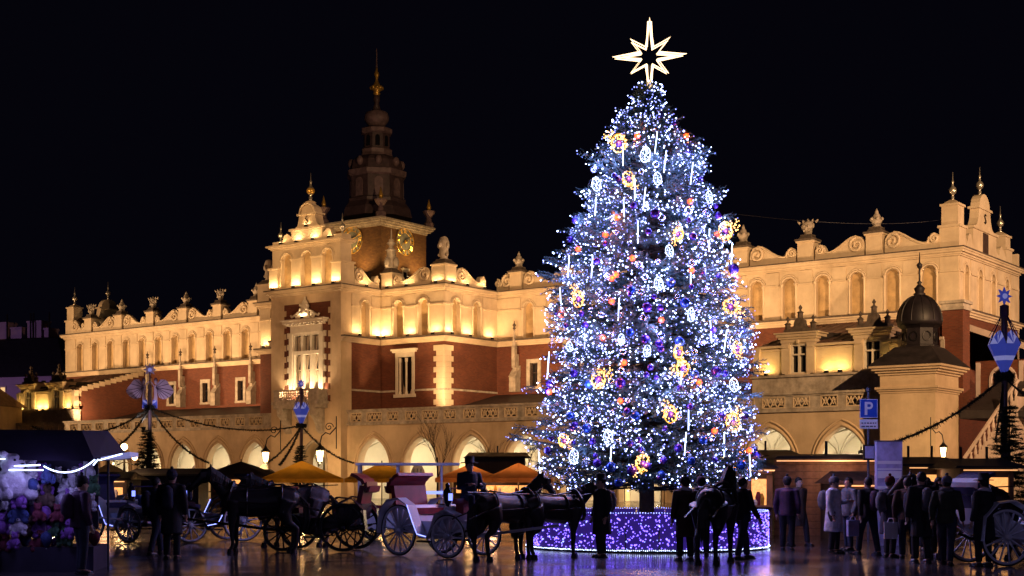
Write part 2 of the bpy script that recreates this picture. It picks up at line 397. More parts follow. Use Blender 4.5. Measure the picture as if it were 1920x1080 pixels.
for F, t0, t1, ns in walls:
    aw, nb = MB(), MB()
    arched_wall(aw, F, t0, t1, 13.9, 18.0, [(n, NI['a'], NI['zi'], NI['zs'], 'round') for n in ns], .38, 0, None)
    aw.build('attic_wall', 'plaster', hall)
    for n in ns:
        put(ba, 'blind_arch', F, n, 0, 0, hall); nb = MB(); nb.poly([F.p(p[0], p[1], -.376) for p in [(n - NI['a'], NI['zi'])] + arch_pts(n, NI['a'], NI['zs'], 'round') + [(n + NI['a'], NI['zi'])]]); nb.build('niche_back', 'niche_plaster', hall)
    # frieze panels between the arches, set proud of the pier
    ed = [t0] + sorted(ns) + [t1]
    for a, b in zip(ed, ed[1:]):
        u0 = a + (.82 if a != t0 else .02); u1 = b - (.82 if b != t1 else .02)
        if u1 - u0 > .25:
            fz = MB(); fz.fb(F, u0, u1, 16.58, 17.55, 0, .07)
            fz.fb(F, u0 - .03, u1 + .03, 16.46, 16.58, 0, .13)
            fz.fb(F, u0, u1, 14.0, 16.46, 0, .03); fz.build('frieze', 'plaster', hall)

# --- cornices run round every wall
def cornice(z, steps, name, m, which, ext):
    mb = MB()
    for F, t0, t1, e0, e1 in which:
        for (za, zb, pr) in steps:
            mb.fb(F, t0 - e0 * pr, t1 + e1 * pr, z + za, z + zb, -.15, pr)
    return mb.build(name, m, hall)
runs = [(FR, XL, SL, 1, -1.02), (FR, SR, XR, -1.02, 1), (FG, 0, DEP, -.02, 1), (FGl, -DEP, 0, 1, -.02),
        (FS, SL, BL, 1, -1.02), (FS, BR_, SR, -1.02, 1), (FSr, SY, 0, -.02, -1.02), (FSl, 0, -SY, -1.02, -.02),
        (FBr, BY, SY, -.02, -1.02), (FBl, -SY, -BY, -1.02, -.02), (FB, BL, BR_, 1, 1)]
cornice(17.6, [(0, .1, .10), (.1, .24, .2), (.24, .40, .38), (.40, .52, .46)], 'main_cornice', 'plaster', runs, 0)
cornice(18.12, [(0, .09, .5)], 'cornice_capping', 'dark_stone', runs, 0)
mruns = [r for r in runs if r[0] is not FB]
cornice(13.35, [(0, .14, .12), (.14, .3, .26), (.3, .42, .42)], 'ledge_cornice', 'plaster', mruns, 0)
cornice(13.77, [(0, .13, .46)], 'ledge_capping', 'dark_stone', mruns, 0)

# --- brick storey with slit windows (the windows are real openings)
lw = [-74.18 - 5.36 * k for k in range(3)] + [-68.8]
rw = [-37.2, -31.6, -26.1]
def brick_windows(F, t0, t1, z0, z1, ws, a=.42, zi=9.75, zs=11.75):
    bw = MB(); arched_wall(bw, F, t0, t1, z0, z1, [(x, a, zi, zs, 'flat') for x in ws], .45); bw.build('brick_wall', 'brick', hall)
    for x in ws:
        wn = MB()
        for q0, q1, r0, r1 in ((x - a - .34, x - a, zi - .05, zs), (x + a, x + a + .34, zi - .05, zs), (x - a - .34, x + a + .34, zs, zs + .36), (x - a - .4, x + a + .4, zi - .26, zi - .05)):
            wn.fb(F, q0, q1, r0, r1, -.3, .08)
        wo = wn.build('slit_window', 'stone', hall)
        p = MB(); p.fb(F, x - a, x + a, zi, zs, -.40, -.34); p.build('pane', 'pane', wo)
        fr = MB()
        for q0, q1, r0, r1 in ((x - a, x - a + .08, zi, zs), (x + a - .08, x + a, zi, zs), (x - a + .08, x + a - .08, zs - .08, zs), (x - a + .08, x + a - .08, zi, zi + .08), (x - .03, x + .03, zi + .08, zs - .08), (x - a + .08, x - .03, 10.9, 10.96), (x + .03, x + a - .08, 10.9, 10.96)):
            fr.fb(F, q0, q1, r0, r1, -.34, -.28)
        fr.build('window_frame', 'dark_wood', wo)
brick_windows(FR, XL, SL, 7, 13.35, lw); brick_windows(FR, SR, XR, 7, 13.35, rw)
for F, t0, t1 in ((FSr, SY, 0), (FSl, 0, -SY), (FBr, BY + 1.3, SY), (FBl, -SY, -BY - 1.3)): bw = MB(); arched_wall(bw, F, t0, t1, 6.5, 13.35, [], .4); bw.build('brick_wall', 'brick', hall)
WX = -45.6
bw = MB(); arched_wall(bw, FS, BR_, SR, 6.5, 13.35, [(WX, .8, 9.0, 12.2, 'flat')], .5); bw.build('brick_wall', 'brick', hall); bw = MB(); arched_wall(bw, FS, SL, BL, 6.5, 13.35, [], .4); bw.build('brick_wall', 'brick', hall)
for F, t0, t1 in ((FG, 0, DEP), (FGl, -DEP, 0)): bw = MB(); arched_wall(bw, F, t0, t1, 0, 13.35, [], .4); bw.build('brick_wall', 'brick', hall)
for F, t0, t1 in ((FS, BR_, WX - 1.05), (FS, WX + 1.05, SR), (FSr, SY, 0), (FBr, BY + 1.3, SY)): sc_ = MB(); sc_.fb(F, t0, t1, 9.22, 9.38, 0, .07); sc_.build('string_course', 'stone', hall)
# shoulder window: stone surround, hood, two lights
sw = MB()
for t0, t1, z0, z1, o1 in ((WX - 1.06, WX - .8, 9, 12.2, .10), (WX + .8, WX + 1.06, 9, 12.2, .10), (WX - 1.06, WX + 1.06, 12.2, 12.6, .12), (WX - 1.3, WX + 1.3, 12.6, 12.76, .26), (WX - 1.42, WX + 1.42, 12.76, 12.9, .36), (WX - 1.2, WX + 1.2, 8.72, 9, .2)):
    sw.fb(FS, t0, t1, z0, z1, -.3, o1)
for q in (-.72, 0, .72): sw.lathe([(.13, 9), (.13, 9.2), (.09, 9.25), (.085, 11.75), (.13, 11.8), (.14, 12.15)], FS.p(WX + q, 0, -.14), 8)
swo = sw.build('shoulder_window', 'white_frame', hall)
pn = MB(); pn.fb(FS, WX - .8, WX + .8, 9, 12.2, -.5, -.44); pn.build('pane', 'pane', swo)
cu = MB()
for s in (-1, 1): cu.extr(FS, [(WX + s * .1, 9.0), (WX + s * .78, 9.0), (WX + s * .78, 12.1), (WX + s * .66, 12.1), (WX + s * .6, 9.9)], -.43, -.40)
cu.build('curtain', 'curtain', swo)

# --- quoin stones, each its own piece
qm = {}
def quoins(F, t, side, z0, z1, h=.46, wl=1.15, ws=.85, o1=.06, par=hall, m='plaster'):
    n = int((z1 - z0) / h)
    for i in range(n):
        ww = wl if i % 2 else ws
        key = (round(ww, 2), round(h, 2), side, o1)
        if key not in qm:
            b = MB(); b.fb(I0, (0 if side > 0 else -ww), (ww if side > 0 else 0), .0, h - .012, -.1, o1); qm[key] = b.mesh('quoin', m)
        put(qm[key], 'quoin', F, t, z0 + i * h, 0, par)
quoins(FS, SR, -1, 6.6, 13.3); quoins(FSr, SY, 1, 6.6, 13.3)

# --- scrolls of the parapet
def scroll_mesh(L, fl):
    F = I0; m = MB(); s = -1 if fl else 1
    X = lambda p: (s * p[0], p[1])
    k = L / 4.37
    body = [(0, 0), (0, .7), (.06, 1.1), (.3, 1.42), (.72, 1.56), (1.15, 1.46), (1.6, 1.22), (2.1, .9), (2.6, .64), (3.05, .52), (3.3, .58), (3.42, .9), (3.62, 1.12), (3.92, 1.16), (4.2, .98), (4.3, .7), (4.28, .3), (4.37, 0)]
    body = [X((a * k, b)) for a, b in body]
    if fl: body = body[::-1]
    m.extr(F, body, -.42, 0)
    spiral(m, F, s * .68 * k, .86, .56, .05, -s, PI / 2, .125, 6)
    spiral(m, F, s * 3.9 * k, .76, .34, .05, s, PI / 2, .095, 6)
    pts = [F.p(*X((a * k, b)), 0) for a, b in [(.72, 1.46), (1.15, 1.38), (1.6, 1.14), (2.1, .82), (2.6, .56), (3.0, .44), (3.35, .46), (3.5, .85)]]
    m.tube([Vector(p) + Vector((0, -.04, .05)) for p in pts], .09, 5)
    return m.mesh('scroll', 'plaster')
def pedestal_mesh(h=1.45, w2=.62, d=1.1):
    m = MB(); m.box(-w2, w2, -.18, d - .18, 0, h); m.box(-w2 - .1, w2 + .1, -.28, d - .08, h, h + .12)
    return m.mesh('pedestal', 'plaster')
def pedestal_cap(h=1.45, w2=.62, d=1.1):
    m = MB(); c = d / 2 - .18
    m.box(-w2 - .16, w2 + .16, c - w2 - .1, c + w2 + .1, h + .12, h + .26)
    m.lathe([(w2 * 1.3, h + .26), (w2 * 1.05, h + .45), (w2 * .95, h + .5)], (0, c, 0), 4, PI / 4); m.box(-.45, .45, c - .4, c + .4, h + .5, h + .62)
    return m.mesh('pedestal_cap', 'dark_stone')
def crown_mesh():
    m = MB(); c = (0, .37, 0); z = 2.05
    m.lathe([(.34, z), (.36, z + .1), (.28, z + .16), (.36, z + .35), (.44, z + .55), (.34, z + .62), (.30, z + .8), (.22, z + .98), (.12, z + 1.06), (.14, z + 1.14), (.1, z + 1.24), (.03, z + 1.4)], c, 10)
    for i in range(6):
        a = i * PI / 3; m.ball((.42 * math.cos(a), .37 + .42 * math.sin(a), z + .62), .13, 6, 4)
    return m.mesh('crown_sculpture', 'stone', True)
def mask_mesh():
    m = MB(); z = 2.05; c = .37
    m.lathe([(.36, z), (.30, z + .1), (.34, z + .3), (.40, z + .6), (.42, z + .85), (.34, z + 1.02)], (0, c, 0), 9, sy=.75)
    for s in (-1, 1):
        m.ball((s * .40, c, z + .7), .14, 6, 4, sz=1.5); m.ball((s * .17, c - .3, z + .68), .09, 6, 4); m.ball((s * .2, c - .2, z + .36), .13, 6, 4)
    m.ball((0, c - .36, z + .5), .1, 6, 4, sz=1.4)
    for i in range(5):
        a = (i - 2) * .2; m.tube([(a * 1.6, c, z + .95), (a * 2.1, c - .03, z + 1.25 - abs(a) * .3)], [.12, .05], 5)
    return m.mesh('mask_sculpture', 'stone', True)
PW, HP = .62, 1.45
pm, pcm, cm_, km_ = pedestal_mesh(), pedestal_cap(), crown_mesh(), mask_mesh()
ZP = 18.21
def pedestal(F, t, kind):
    p = put(pm, 'pedestal', F, t, ZP, 0, hall)
    link('pedestal_cap', pcm, p)
    link('crown_sculpture' if kind else 'mask_sculpture', cm_ if kind else km_, p)
smesh = {}
def scroll(F, ta, tb, big_at_a):
    L = round(tb - ta, 1); key = (L, big_at_a)
    if key not in smesh: smesh[key] = scroll_mesh(L, not big_at_a)
    put(smesh[key], 'scroll', F, ta + .05 if big_at_a else tb - .05, ZP, .02, hall)
rp = [(-6.28 - 5.47 * k, k % 2 == 0) for k in range(7)]
lp = [(-72.25 - 5.37 * k, k % 2 == 0) for k in range(6)] + [(-66.9, False)]
for F, ps, e0, e1 in ((FR, rp, SR, -1.4), (FR, lp, XL + 1.4, SL)):
    ps = sorted(ps)
    for t, k in ps: pedestal(F, t, k)
    for (t, k), (t2, k2) in zip(ps, ps[1:]): scroll(F, t + PW + .1, t2 - PW - .1, k)
    if ps[0][0] - PW - e0 > 1.5: scroll(F, e0, ps[0][0] - PW - .1, not ps[0][1])
    if e1 - ps[-1][0] - PW > 1.5: scroll(F, ps[-1][0] + PW + .1, e1, ps[-1][1])
# shoulder parapet
def corner_pier(x, y, h, w2, sculpt):
    m = MB(); m.box(x - w2, x + w2, y - w2, y + w2, ZP, ZP + h); m.box(x - w2 - .08, x + w2 + .08, y - w2 - .08, y + w2 + .08, ZP + h, ZP + h + .12)
    p = m.build('corner_pier', 'plaster', hall)
    c = MB(); z = ZP + h + .12
    c.lathe([(w2 * 1.5, z), (w2 * 1.25, z + .2), (w2 * .9, z + .38), (w2 * .9, z + .44)], (x, y, 0), 4, PI / 4); c.build('pier_cap', 'dark_stone', p)
    s = MB(); z += .44
    if sculpt == 'cartouche':
        s.lathe([(.42, z), (.36, z + .2), (.46, z + .55), (.40, z + .8), (.52, z + 1.1), (.5, z + 1.5), (.36, z + 1.85), (.1, z + 1.98)], (x, y, 0), 8, sx=1, sy=.8)
        s.ball((x - .05, y - .42, z + 1.2), .17, 7, 5, sz=1.4)
        for q in (-1, 1): s.ball((x + q * .42, y - .1, z + .4), .16, 6, 4); s.ball((x + q * .5, y - .1, z + 1.2), .12, 6, 4, sz=2)
    else:
        s.lathe([(.62, z), (.5, z + .15), (.4, z + 1.5), (.55, z + 1.6), (.3, z + 1.7), (.16, z + 1.95), (.42, z + 2.2), (.2, z + 2.38), (.28, z + 2.48), (.08, z + 2.6), (.07, z + 3.1), (.02, z + 3.5)], (x, y, 0), 8)
        for q in range(4):
            a = q * PI / 2; s.ball((x + .55 * math.cos(a), y + .55 * math.sin(a), z + .5), .28, 7, 5, sz=1.7)
    s.build('pier_sculpture', 'stone', p, True)
corner_pier(SR - .55, SY + .6, 1.55, .75, 'cartouche'); corner_pier(SL + .55, SY + .6, 1.55, .75, 'cartouche')
corner_pier(BR_ + .75, SY + .55, 1.3, .62, 'obelisk'); corner_pier(BL - .75, SY + .55, 1.3, .62, 'obelisk')
scroll(FS, BR_ + 1.5, SR - 1.4, False); scroll(FS, SL + 1.4, BL - 1.5, True)
scroll(FSr, SY + 1.5, -1.6, True); scroll(FSl, 1.6, -SY - 1.5, False)
scroll(FBr, BY + 1.6, SY - .2, True)

# --- finials
def finial_prof(z, s=1.0, sp=1.0):
    return [(.16 * s, z), (.10 * s, z + .1 * s), (.13 * s, z + .22 * s), (.07 * s, z + .32 * s), (.12 * s, z + .42 * s), (.22 * s, z + .5 * s), (.29 * s, z + .68 * s), (.22 * s, z + .88 * s), (.1 * s, z + .98 * s),
            (.06 * s, z + 1.2 * s), (.10 * s, z + 1.32 * s), (.04 * s, z + 1.42 * s), (.02 * s, z + 1.42 * s + .6 * sp)]
def finial(x, y, z, par, s=1.0, sp=1.0, m='silver'):
    f = MB(); f.lathe(finial_prof(z, s, sp), (x, y, 0), 10); return f.build('ball_finial', m, par, True)
def end_pier(x, y, h1, h2, w2):
    m = MB(); z = ZP
    m.box(x - w2, x + w2, y - w2, y + w2, z, z + h1); m.box(x - w2 - .1, x + w2 + .1, y - w2 - .1, y + w2 + .1, z + h1, z + h1 + .18)
    w3 = w2 * .84; m.box(x - w3, x + w3, y - w3, y + w3, z + h1 + .18, z + h1 + h2); z2 = z + h1 + h2
    m.box(x - w3 - .1, x + w3 + .1, y - w3 - .1, y + w3 + .1, z2, z2 + .16); m.lathe([(w3 * 1.35, z2 + .16), (w3 * .7, z2 + .4), (.2, z2 + .5)], (x, y, 0), 4, PI / 4)
    o = m.build('end_pier', 'plaster', hall); finial(x, y, z2 + .48, o)
    return o
def gable_top(x, sgn):
    F = FG if sgn > 0 else FGl; T = (lambda y: y) if sgn > 0 else (lambda y: -y)
    end_pier(x - sgn * .72, .72, 1.45, 1.55, .72); end_pier(x - sgn * .72, 11.4, 1.2, 1.0, .7)
    m = MB(); z = ZP
    def ex(P, o0, o1): m.extr(F, [(T(a), b) for a, b in P], o0, o1)
    ex([(3.0, z), (8.2, z), (8.2, z + 1.75), (3.0, z + 1.75)], -.8, 0)
    ex([(2.8, z + 1.75), (8.4, z + 1.75), (8.4, z + 1.95), (2.8, z + 1.95)], -.9, .12)
    ex([(3.4, z + 1.95), (7.8, z + 1.95), (7.3, z + 2.2), (7.0, z + 2.7), (6.85, z + 3.4), (4.35, z + 3.4), (4.2, z + 2.7), (3.9, z + 2.2)], -.7, -.02)
    ex([(4.1, z + 3.4), (7.1, z + 3.4), (7.1, z + 3.56), (4.1, z + 3.56)], -.8, .08)
    arc = [(5.6 + 1.15 * math.cos(a), z + 3.56 + 1.05 * math.sin(a)) for a in [PI * i / 10 for i in range(11)]]
    ex(arc, -.7, -.02)
    for (a, b) in ((1.5, 3.0), (8.2, 10.6)):
        ex([(a, z), (b, z), (b, z + .5), ((a + b) / 2 + .3, z + 1.15), ((a + b) / 2, z + 1.25), ((a + b) / 2 - .3, z + 1.05), ((a + b) / 2 - .5, z + .45), (a + .2, z + .6), (a, z + .8)], -.5, 0)
    o = m.build('end_gable', 'plaster', hall)
    finial(x - sgn * .4, 5.6, z + 4.6, o, 1.05)
    dw = MB(); dw.fb(F, min(T(5.1), T(6.3)), max(T(5.1), T(6.3)), z + .1, z + 1.7, 0, .03); dw.build('louvre', 'dark_wood', o)
    sg = MB(); sg.tube([F.p(T(5.6 + a), z + 2.72 + b, .02) for a, b in [(.18, .3), (0, .38), (-.18, .26), (0, .05), (.18, -.16), (0, -.3), (-.18, -.22)]], .05, 5); sg.build('monogram', 'iron', o)
gable_top(XR, 1); gable_top(XL, -1)

# --- hall roof and solid core
rf = MB()
rf.box(XL + .5, XR - .5, .5, DEP - .5, 17.6, 18.0); rf.box(SL + .5, SR - .5, SY + .5, .5, 17.55, 17.95); rf.box(BL + .4, BR_ - .4, BY + 1.4, SY + .5, 17.5, 17.9)
rf.build('roof', 'roof', hall)
bkw = MB(); bkw.box(XL, XR, DEP, DEP + .4, 0, 19.4); bkw.build('rear_wall', 'plaster', hall)

# --- pinnacled buttresses on the brick storey
bt = MB()
bt.box(-.34, .34, -.75, -.02, 9.3, 10.6); bt.extr(Frame(0, 0, 90), [(-.85, 10.6), (.0, 11.6), (0, 10.6)], -.36, .36)
bt.box(-.2, .2, -.42, -.02, 10.9, 12.6)
bt.box(-.17, .17, -.62, -.28, 11.4, 13.2); bt.lathe([(.28, 13.2), (.2, 13.3), (.05, 14.6), (.12, 14.66), (.05, 14.75)], (0, -.45, 0), 4, PI / 4)
btm = bt.mesh('pinnacle_buttress', 'stone'); fm = MB(); fm.lathe([(.05, 14.7), (.17, 14.85), (.06, 14.95), (.2, 15.12), (.05, 15.25), (.03, 15.5)], (0, -.45, 0), 6); fmm = fm.mesh('finial', 'dark_stone', True)
for x in [p[0] for p in lp if p[0] > -91] + [-39.0, -33.6, -28.1]:
    o = link('pinnacle_buttress', btm, hall, (x, 0, 0)); link('finial', fmm, o)

# --- front bay
bay = MB()
PX0, PX1 = -55.42, -49.52           # brick panel
bay.fb(FB, BL, PX0, 0, 17.6, -1.3, 0); bay.fb(FB, PX1, BR_, 0, 17.6, -1.3, 0)
bay.fb(FB, PX0, PX1, 16.85, 17.6, -1.3, 0)
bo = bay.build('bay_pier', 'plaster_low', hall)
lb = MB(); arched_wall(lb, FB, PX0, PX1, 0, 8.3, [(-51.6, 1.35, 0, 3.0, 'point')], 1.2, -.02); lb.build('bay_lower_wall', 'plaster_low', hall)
lbm = MB(); A = arch_pts(-51.6, 1.45, 3.0, 'point'); lbm.tube([FB.p(-51.6 - 1.45, 0, .0)] + [FB.p(t, z, .0) for t, z in A] + [FB.p(-51.6 + 1.45, 0, .0)], .14, 6); lbm.build('bay_arch_moulding', 'stone', hall)
WB0, WB1 = -54.0, -51.0
bp_ = MB(); arched_wall(bp_, FB, PX0, PX1, 8.3, 16.85, [(-52.5, 1.65, 9.4, 14.3, 'flat')], .5, -.06); bp_.build('bay_brick', 'brick', hall)
for i in range(17):
    ww = .42 if i % 2 else .14
    for sd, t in ((1, PX0), (-1, PX1)):
        key = ('b', sd, i % 2)
        if key not in qm:
            b = MB(); b.fb(I0, (0 if sd > 0 else -ww), (ww if sd > 0 else 0), 0, .49, -.1, .004); qm[key] = b.mesh('quoin', 'plaster_low')
        put(qm[key], 'quoin', FB, t, 8.35 + i * .5, 0, hall)
# tall three-light window
C = -52.5
tw = MB()
for t0, t1, z0, z1, o1 in ((C - 2.05, C - 1.65, 9.4, 14.3, .12), (C + 1.65, C + 2.05, 9.4, 14.3, .12), (C - 1.85, C + 1.85, 14.3, 14.95, .14), (C - 2.2, C + 2.2, 14.95, 15.12, .3), (C - 2.45, C + 2.45, 15.12, 15.34, .55), (C - 2.6, C + 2.6, 15.34, 15.46, .66)):
    tw.fb(FB, t0, t1, z0, z1, -.3, o1)
for i in range(9): tw.fb(FB, C - 2.1 + i * .5, C - 1.9 + i * .5, 14.98, 15.1, .3, .5)
for i in range(10):
    if i % 2:
        for s in (-1, 1): tw.fb(FB, min(C + s * 2.05, C + s * 2.3), max(C + s * 2.05, C + s * 2.3), 9.4 + i * .5, 9.88 + i * .5, -.1, .08)
for t0, t1, z0, z1 in ((C - .68, C - .42, 9.4, 14.3), (C + .42, C + .68, 9.4, 14.3), (C - 1.65, C - 1.45, 9.4, 14.3), (C + 1.45, C + 1.65, 9.4, 14.3)):
    tw.fb(FB, t0, t1, z0, z1, -.42, .04)
tw.fb(FB, C - 1.66, C + 1.66, 12.45, 12.75, -.42, .07); tw.fb(FB, C - 1.6, C + 1.6, 14.1, 14.3, -.42, .05)
two = tw.build('balcony_window', 'white_frame', hall)
for i, cc in enumerate((C - 1.06, C, C + 1.06)):
    for z0, z1 in ((9.4, 12.45), (12.75, 14.1)):
        p = MB(); p.fb(FB, cc - .42, cc + .42, z0, z1, -.50, -.46); p.build('pane', 'pane', two)
    cu = MB(); cu.extr(FB, [(cc - .41, 9.5), (cc - .2, 9.5), (cc - .12, 10.9), (cc - .28, 11.3), (cc - .05, 12.4), (cc - .41, 12.4)], -.455, -.43)
    cu.extr(FB, [(cc - .41, 12.8), (cc - .22, 12.8), (cc - .05, 14.05), (cc - .41, 14.05)], -.455, -.43); cu.build('curtain', 'curtain', two)
    wf = MB(); wf.fb(FB, cc - .42, cc + .42, 11.1, 11.17, -.455, -.40); wf.build('glazing_bar', 'white_frame', two)
# coat of arms over it
ca = MB(); z = 15.5
ca.lathe([(.75, z), (.62, z + .12), (.5, z + .3), (.52, z + .75), (.42, z + .95), (.5, z + 1.1), (.36, z + 1.3), (.28, z + 1.5), (.1, z + 1.68), (.12, z + 1.78), (.03, z + 1.95)], FB.p(C, 0, .22), 10, sy=.5)
for s in (-1, 1):
    spiral(ca, FB, C + s * .95, z + .3, .28, .2, s, PI / 2, .1); ca.tube([FB.p(C + s * .45, z + .75, .2), FB.p(C + s * .75, z + .6, .2), FB.p(C + s * 1.25, z + .35, .2), FB.p(C + s * 1.6, z + .2, .2), FB.p(C + s * 1.7, z + .38, .2)], .1, 6)
    for q in range(3): ca.ball(FB.p(C + s * .35, z + .45 + q * .36, .4), .14, 6, 4)
ca.ball(FB.p(C, z + .55, .48), .28, 8, 5, sz=1.3, sy=.5)
ca.build('coat_of_arms', 'white_frame', hall, True)
# balcony with pierced stone front
FBal = Frame(0, BY - 1.15, 0)
bal = MB(); b0, b1 = -55.35, -50.0
bal.box(b0 - .15, b1 + .15, BY - 1.3, BY - .01, 8.1, 8.35); bal.box(b0, b1, BY - 1.2, BY - .01, 7.75, 8.1)
for q0, q1, r0, r1 in ((b0, b1, 8.35, 8.5), (b0 - .1, b1 + .1, 9.2, 9.38), (b0, b0 + .6, 8.5, 9.2), (b1 - 1.2, b1, 8.5, 9.2)): bal.fb(FBal, q0, q1, r0, r1, -.22, 0)
for s in (b0, b1 - .2): bal.box(s, s + .2, BY - .92, BY - .01, 8.35, 9.36)
nx = 12
for i in range(nx + 1):
    t = b0 + .6 + (b1 - b0 - 1.8) * i / nx; bal.fb(FBal, t - .035, t + .035, 8.5, 9.2, -.16, -.05)
for j in range(1, 4): bal.fb(FBal, b0 + .6, b1 - 1.2, 8.5 + j * .175 - .03, 8.5 + j * .175 + .03, -.15, -.06)
for i in range(nx):
    for j in range(4):
        t = b0 + .6 + (b1 - b0 - 1.8) * (i + .5) / nx; zz = 8.5 + (j + .5) * .175
        bal.tube([FBal.p(t - .09, zz - .06, -.1), FBal.p(t + .09, zz + .06, -.1)], .022, 4)
for xx in (b0 + .7, (b0 + b1) / 2, b1 - .7):
    bal.extr(Frame(xx, 0, 90), [(BY, 5.6), (BY - .3, 5.8), (BY - .45, 6.4), (BY - .8, 6.9), (BY - 1.1, 7.2), (BY - 1.15, 7.75), (BY, 7.75)], -.35, .35)
bal.build('balcony', 'stone', hall)
# bay attic with three niches
at_ = MB(); ab = MB(); 
arched_wall(at_, FB, BL + .1, BR_ - .1, 18.21, 21.75, [(t, .6, 18.4, 20.75, 'round') for t in (-54.97, -52.54, -50.06)], .35, -.05, ab)
at_.box(BL + .1, BR_ - .1, BY + .5, BY + 1.4, 18.21, 21.75)
at_.poly([(BR_ - .1, BY + .05, 18.21), (BR_ - .1, BY + .5, 18.21), (BR_ - .1, BY + .5, 21.75), (BR_ - .1, BY + .05, 21.75)]); at_.poly([(BL + .1, BY + .05, 18.21), (BL + .1, BY + .5, 18.21), (BL + .1, BY + .5, 21.75), (BL + .1, BY + .05, 21.75)])
at_.fb(FB, BL + 1.5, BR_ - 1.5, 21.62, 21.75, -.05, .05)
for t0, t1 in ((BL - .12, BL + .95), (BR_ - .95, BR_ + .12)):
    at_.box(t0, t1, BY - .15, BY + 1.5, 18.21, 20.05); at_.box(t0 - .1, t1 + .1, BY - .25, BY + 1.6, 20.05, 20.2)
for a, b in ((-54.25, -53.26), (-51.82, -50.78)): at_.fb(FB, a, b, 18.25, 20.72, -.05, .04); at_.fb(FB, a, b, 20.72, 20.84, -.05, .1)
for zz, pr in ((21.75, .1), (21.87, .25), (22.0, .42)): at_.box(BL + .1 - pr, BR_ - .1 + pr, BY - pr, BY + 1.4 + pr, zz, zz + .13)
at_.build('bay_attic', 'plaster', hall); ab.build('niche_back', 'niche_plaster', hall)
ba2 = blind_arch(.6, 18.4, 20.75)
for t in (-54.97, -52.54, -50.06): put(ba2, 'blind_arch', FB, t, 0, -.05, hall)
# bay gable
gb = MB(); z = 22.13; c = -52.5
gb.fb(FB, c - 1.85, c + 1.85, z, z + 1.1, -1.1, 0); gb.fb(FB, c - 2.05, c + 2.05, z + 1.1, z + 1.28, -1.2, .14)
gb.extr(FB, [(c - 1.5, z + 1.28), (c + 1.5, z + 1.28), (c + 1.15, z + 1.5), (c + 1.0, z + 2.0), (c + .95, z + 2.35), (c - .95, z + 2.35), (c - 1.0, z + 2.0), (c - 1.15, z + 1.5)], -1, -.04)
gb.fb(FB, c - 1.15, c + 1.15, z + 2.35, z + 2.5, -1.1, .08)
gb.extr(FB, [(c + .9 * math.cos(PI * i / 12), z + 2.5 + .85 * math.sin(PI * i / 12)) for i in range(13)], -1, -.12)
gb.tube([FB.p(c + .88 * math.cos(PI * i / 12), z + 2.5 + .85 * math.sin(PI * i / 12), -.04) for i in range(13)], .1, 6)
gb.lathe([(.55, z + 3.2), (.42, z + 3.45), (.5, z + 3.5), (.2, z + 3.65)], FB.p(c, 0, -.5), 8)
for s in (-1, 1):
    P = [(c + s * 1.85, z), (c + s * 3.2, z), (c + s * 3.0, z + .3), (c + s * 2.75, z + .85), (c + s * 2.4, z + .95), (c + s * 2.1, z + .75), (c + s * 1.85, z + .6)]
    gb.extr(FB, P if s > 0 else P[::-1], -.6, -.03)
    gb.fb(FB, min(c + s * 3.2, c + s * 4.2), max(c + s * 3.2, c + s * 4.2), z, z + .35, -1.1, -.02)
go = gb.build('bay_gable', 'plaster', hall)
sg = MB(); sg.tube([FB.p(c + a, z + 1.85 + b, .0) for a, b in [(.14, .28), (0, .36), (-.14, .22), (0, .04), (.14, -.14), (0, -.28), (-.14, -.2)]], .045, 5); sg.build('monogram', 'iron', go)
f = MB(); f.lathe(finial_prof(0, 1.25, 1.1), FB.p(c, z + 3.62, -.5), 10); fo_ = f.build('ball_finial', 'silver', go, True)
f = MB(); f.ball(FB.p(c, z + 3.62 + .85, -.5), .375, 12, 8, sz=.9); f.build('gilt_ball', 'gold', fo_, True)
for s in (-1, 1): finial(c + s * 3.7, BY + .55, z + .35, go, .95, .8, 'silver')

# --- arcade
ra = [-3.85 - 5.2 * k for k in range(9) if -3.85 - 5.2 * k < -1 and -3.85 - 5.2 * k > BR_ + 2]
la = [-59.82 - 4.85 * k for k in range(9)]
wa = MB(); AH = 1.78
arched_wall(wa, FA, BR_, -.65, 0, 6.2, [(x, AH, 0, 2.7, 'point') for x in ra], .7); arched_wall(wa, FA, XL - 2, BL, 0, 6.2, [(x, AH - .1, 0, 2.7, 'point') for x in la], .7)
for a, b in ((BR_, -.65), (XL - 2, BL)): wa.fb(FA, a, b, 6.2, 6.22, -.7, 0)
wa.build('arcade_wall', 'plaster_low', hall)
am = MB(); 
for d, r in ((.12, .13), (.36, .08)):
    A = arch_pts(0, AH + d, 2.7, 'point'); am.tube([(-AH - d, 0, 0)] + [(t, -.02, zz) for t, zz in A] + [(AH + d, 0, 0)], r, 6)
amm = am.mesh('arch_moulding', 'plaster_low', True)
for x in ra + la: link('arch_moulding', amm, hall, (x, AY, 0))
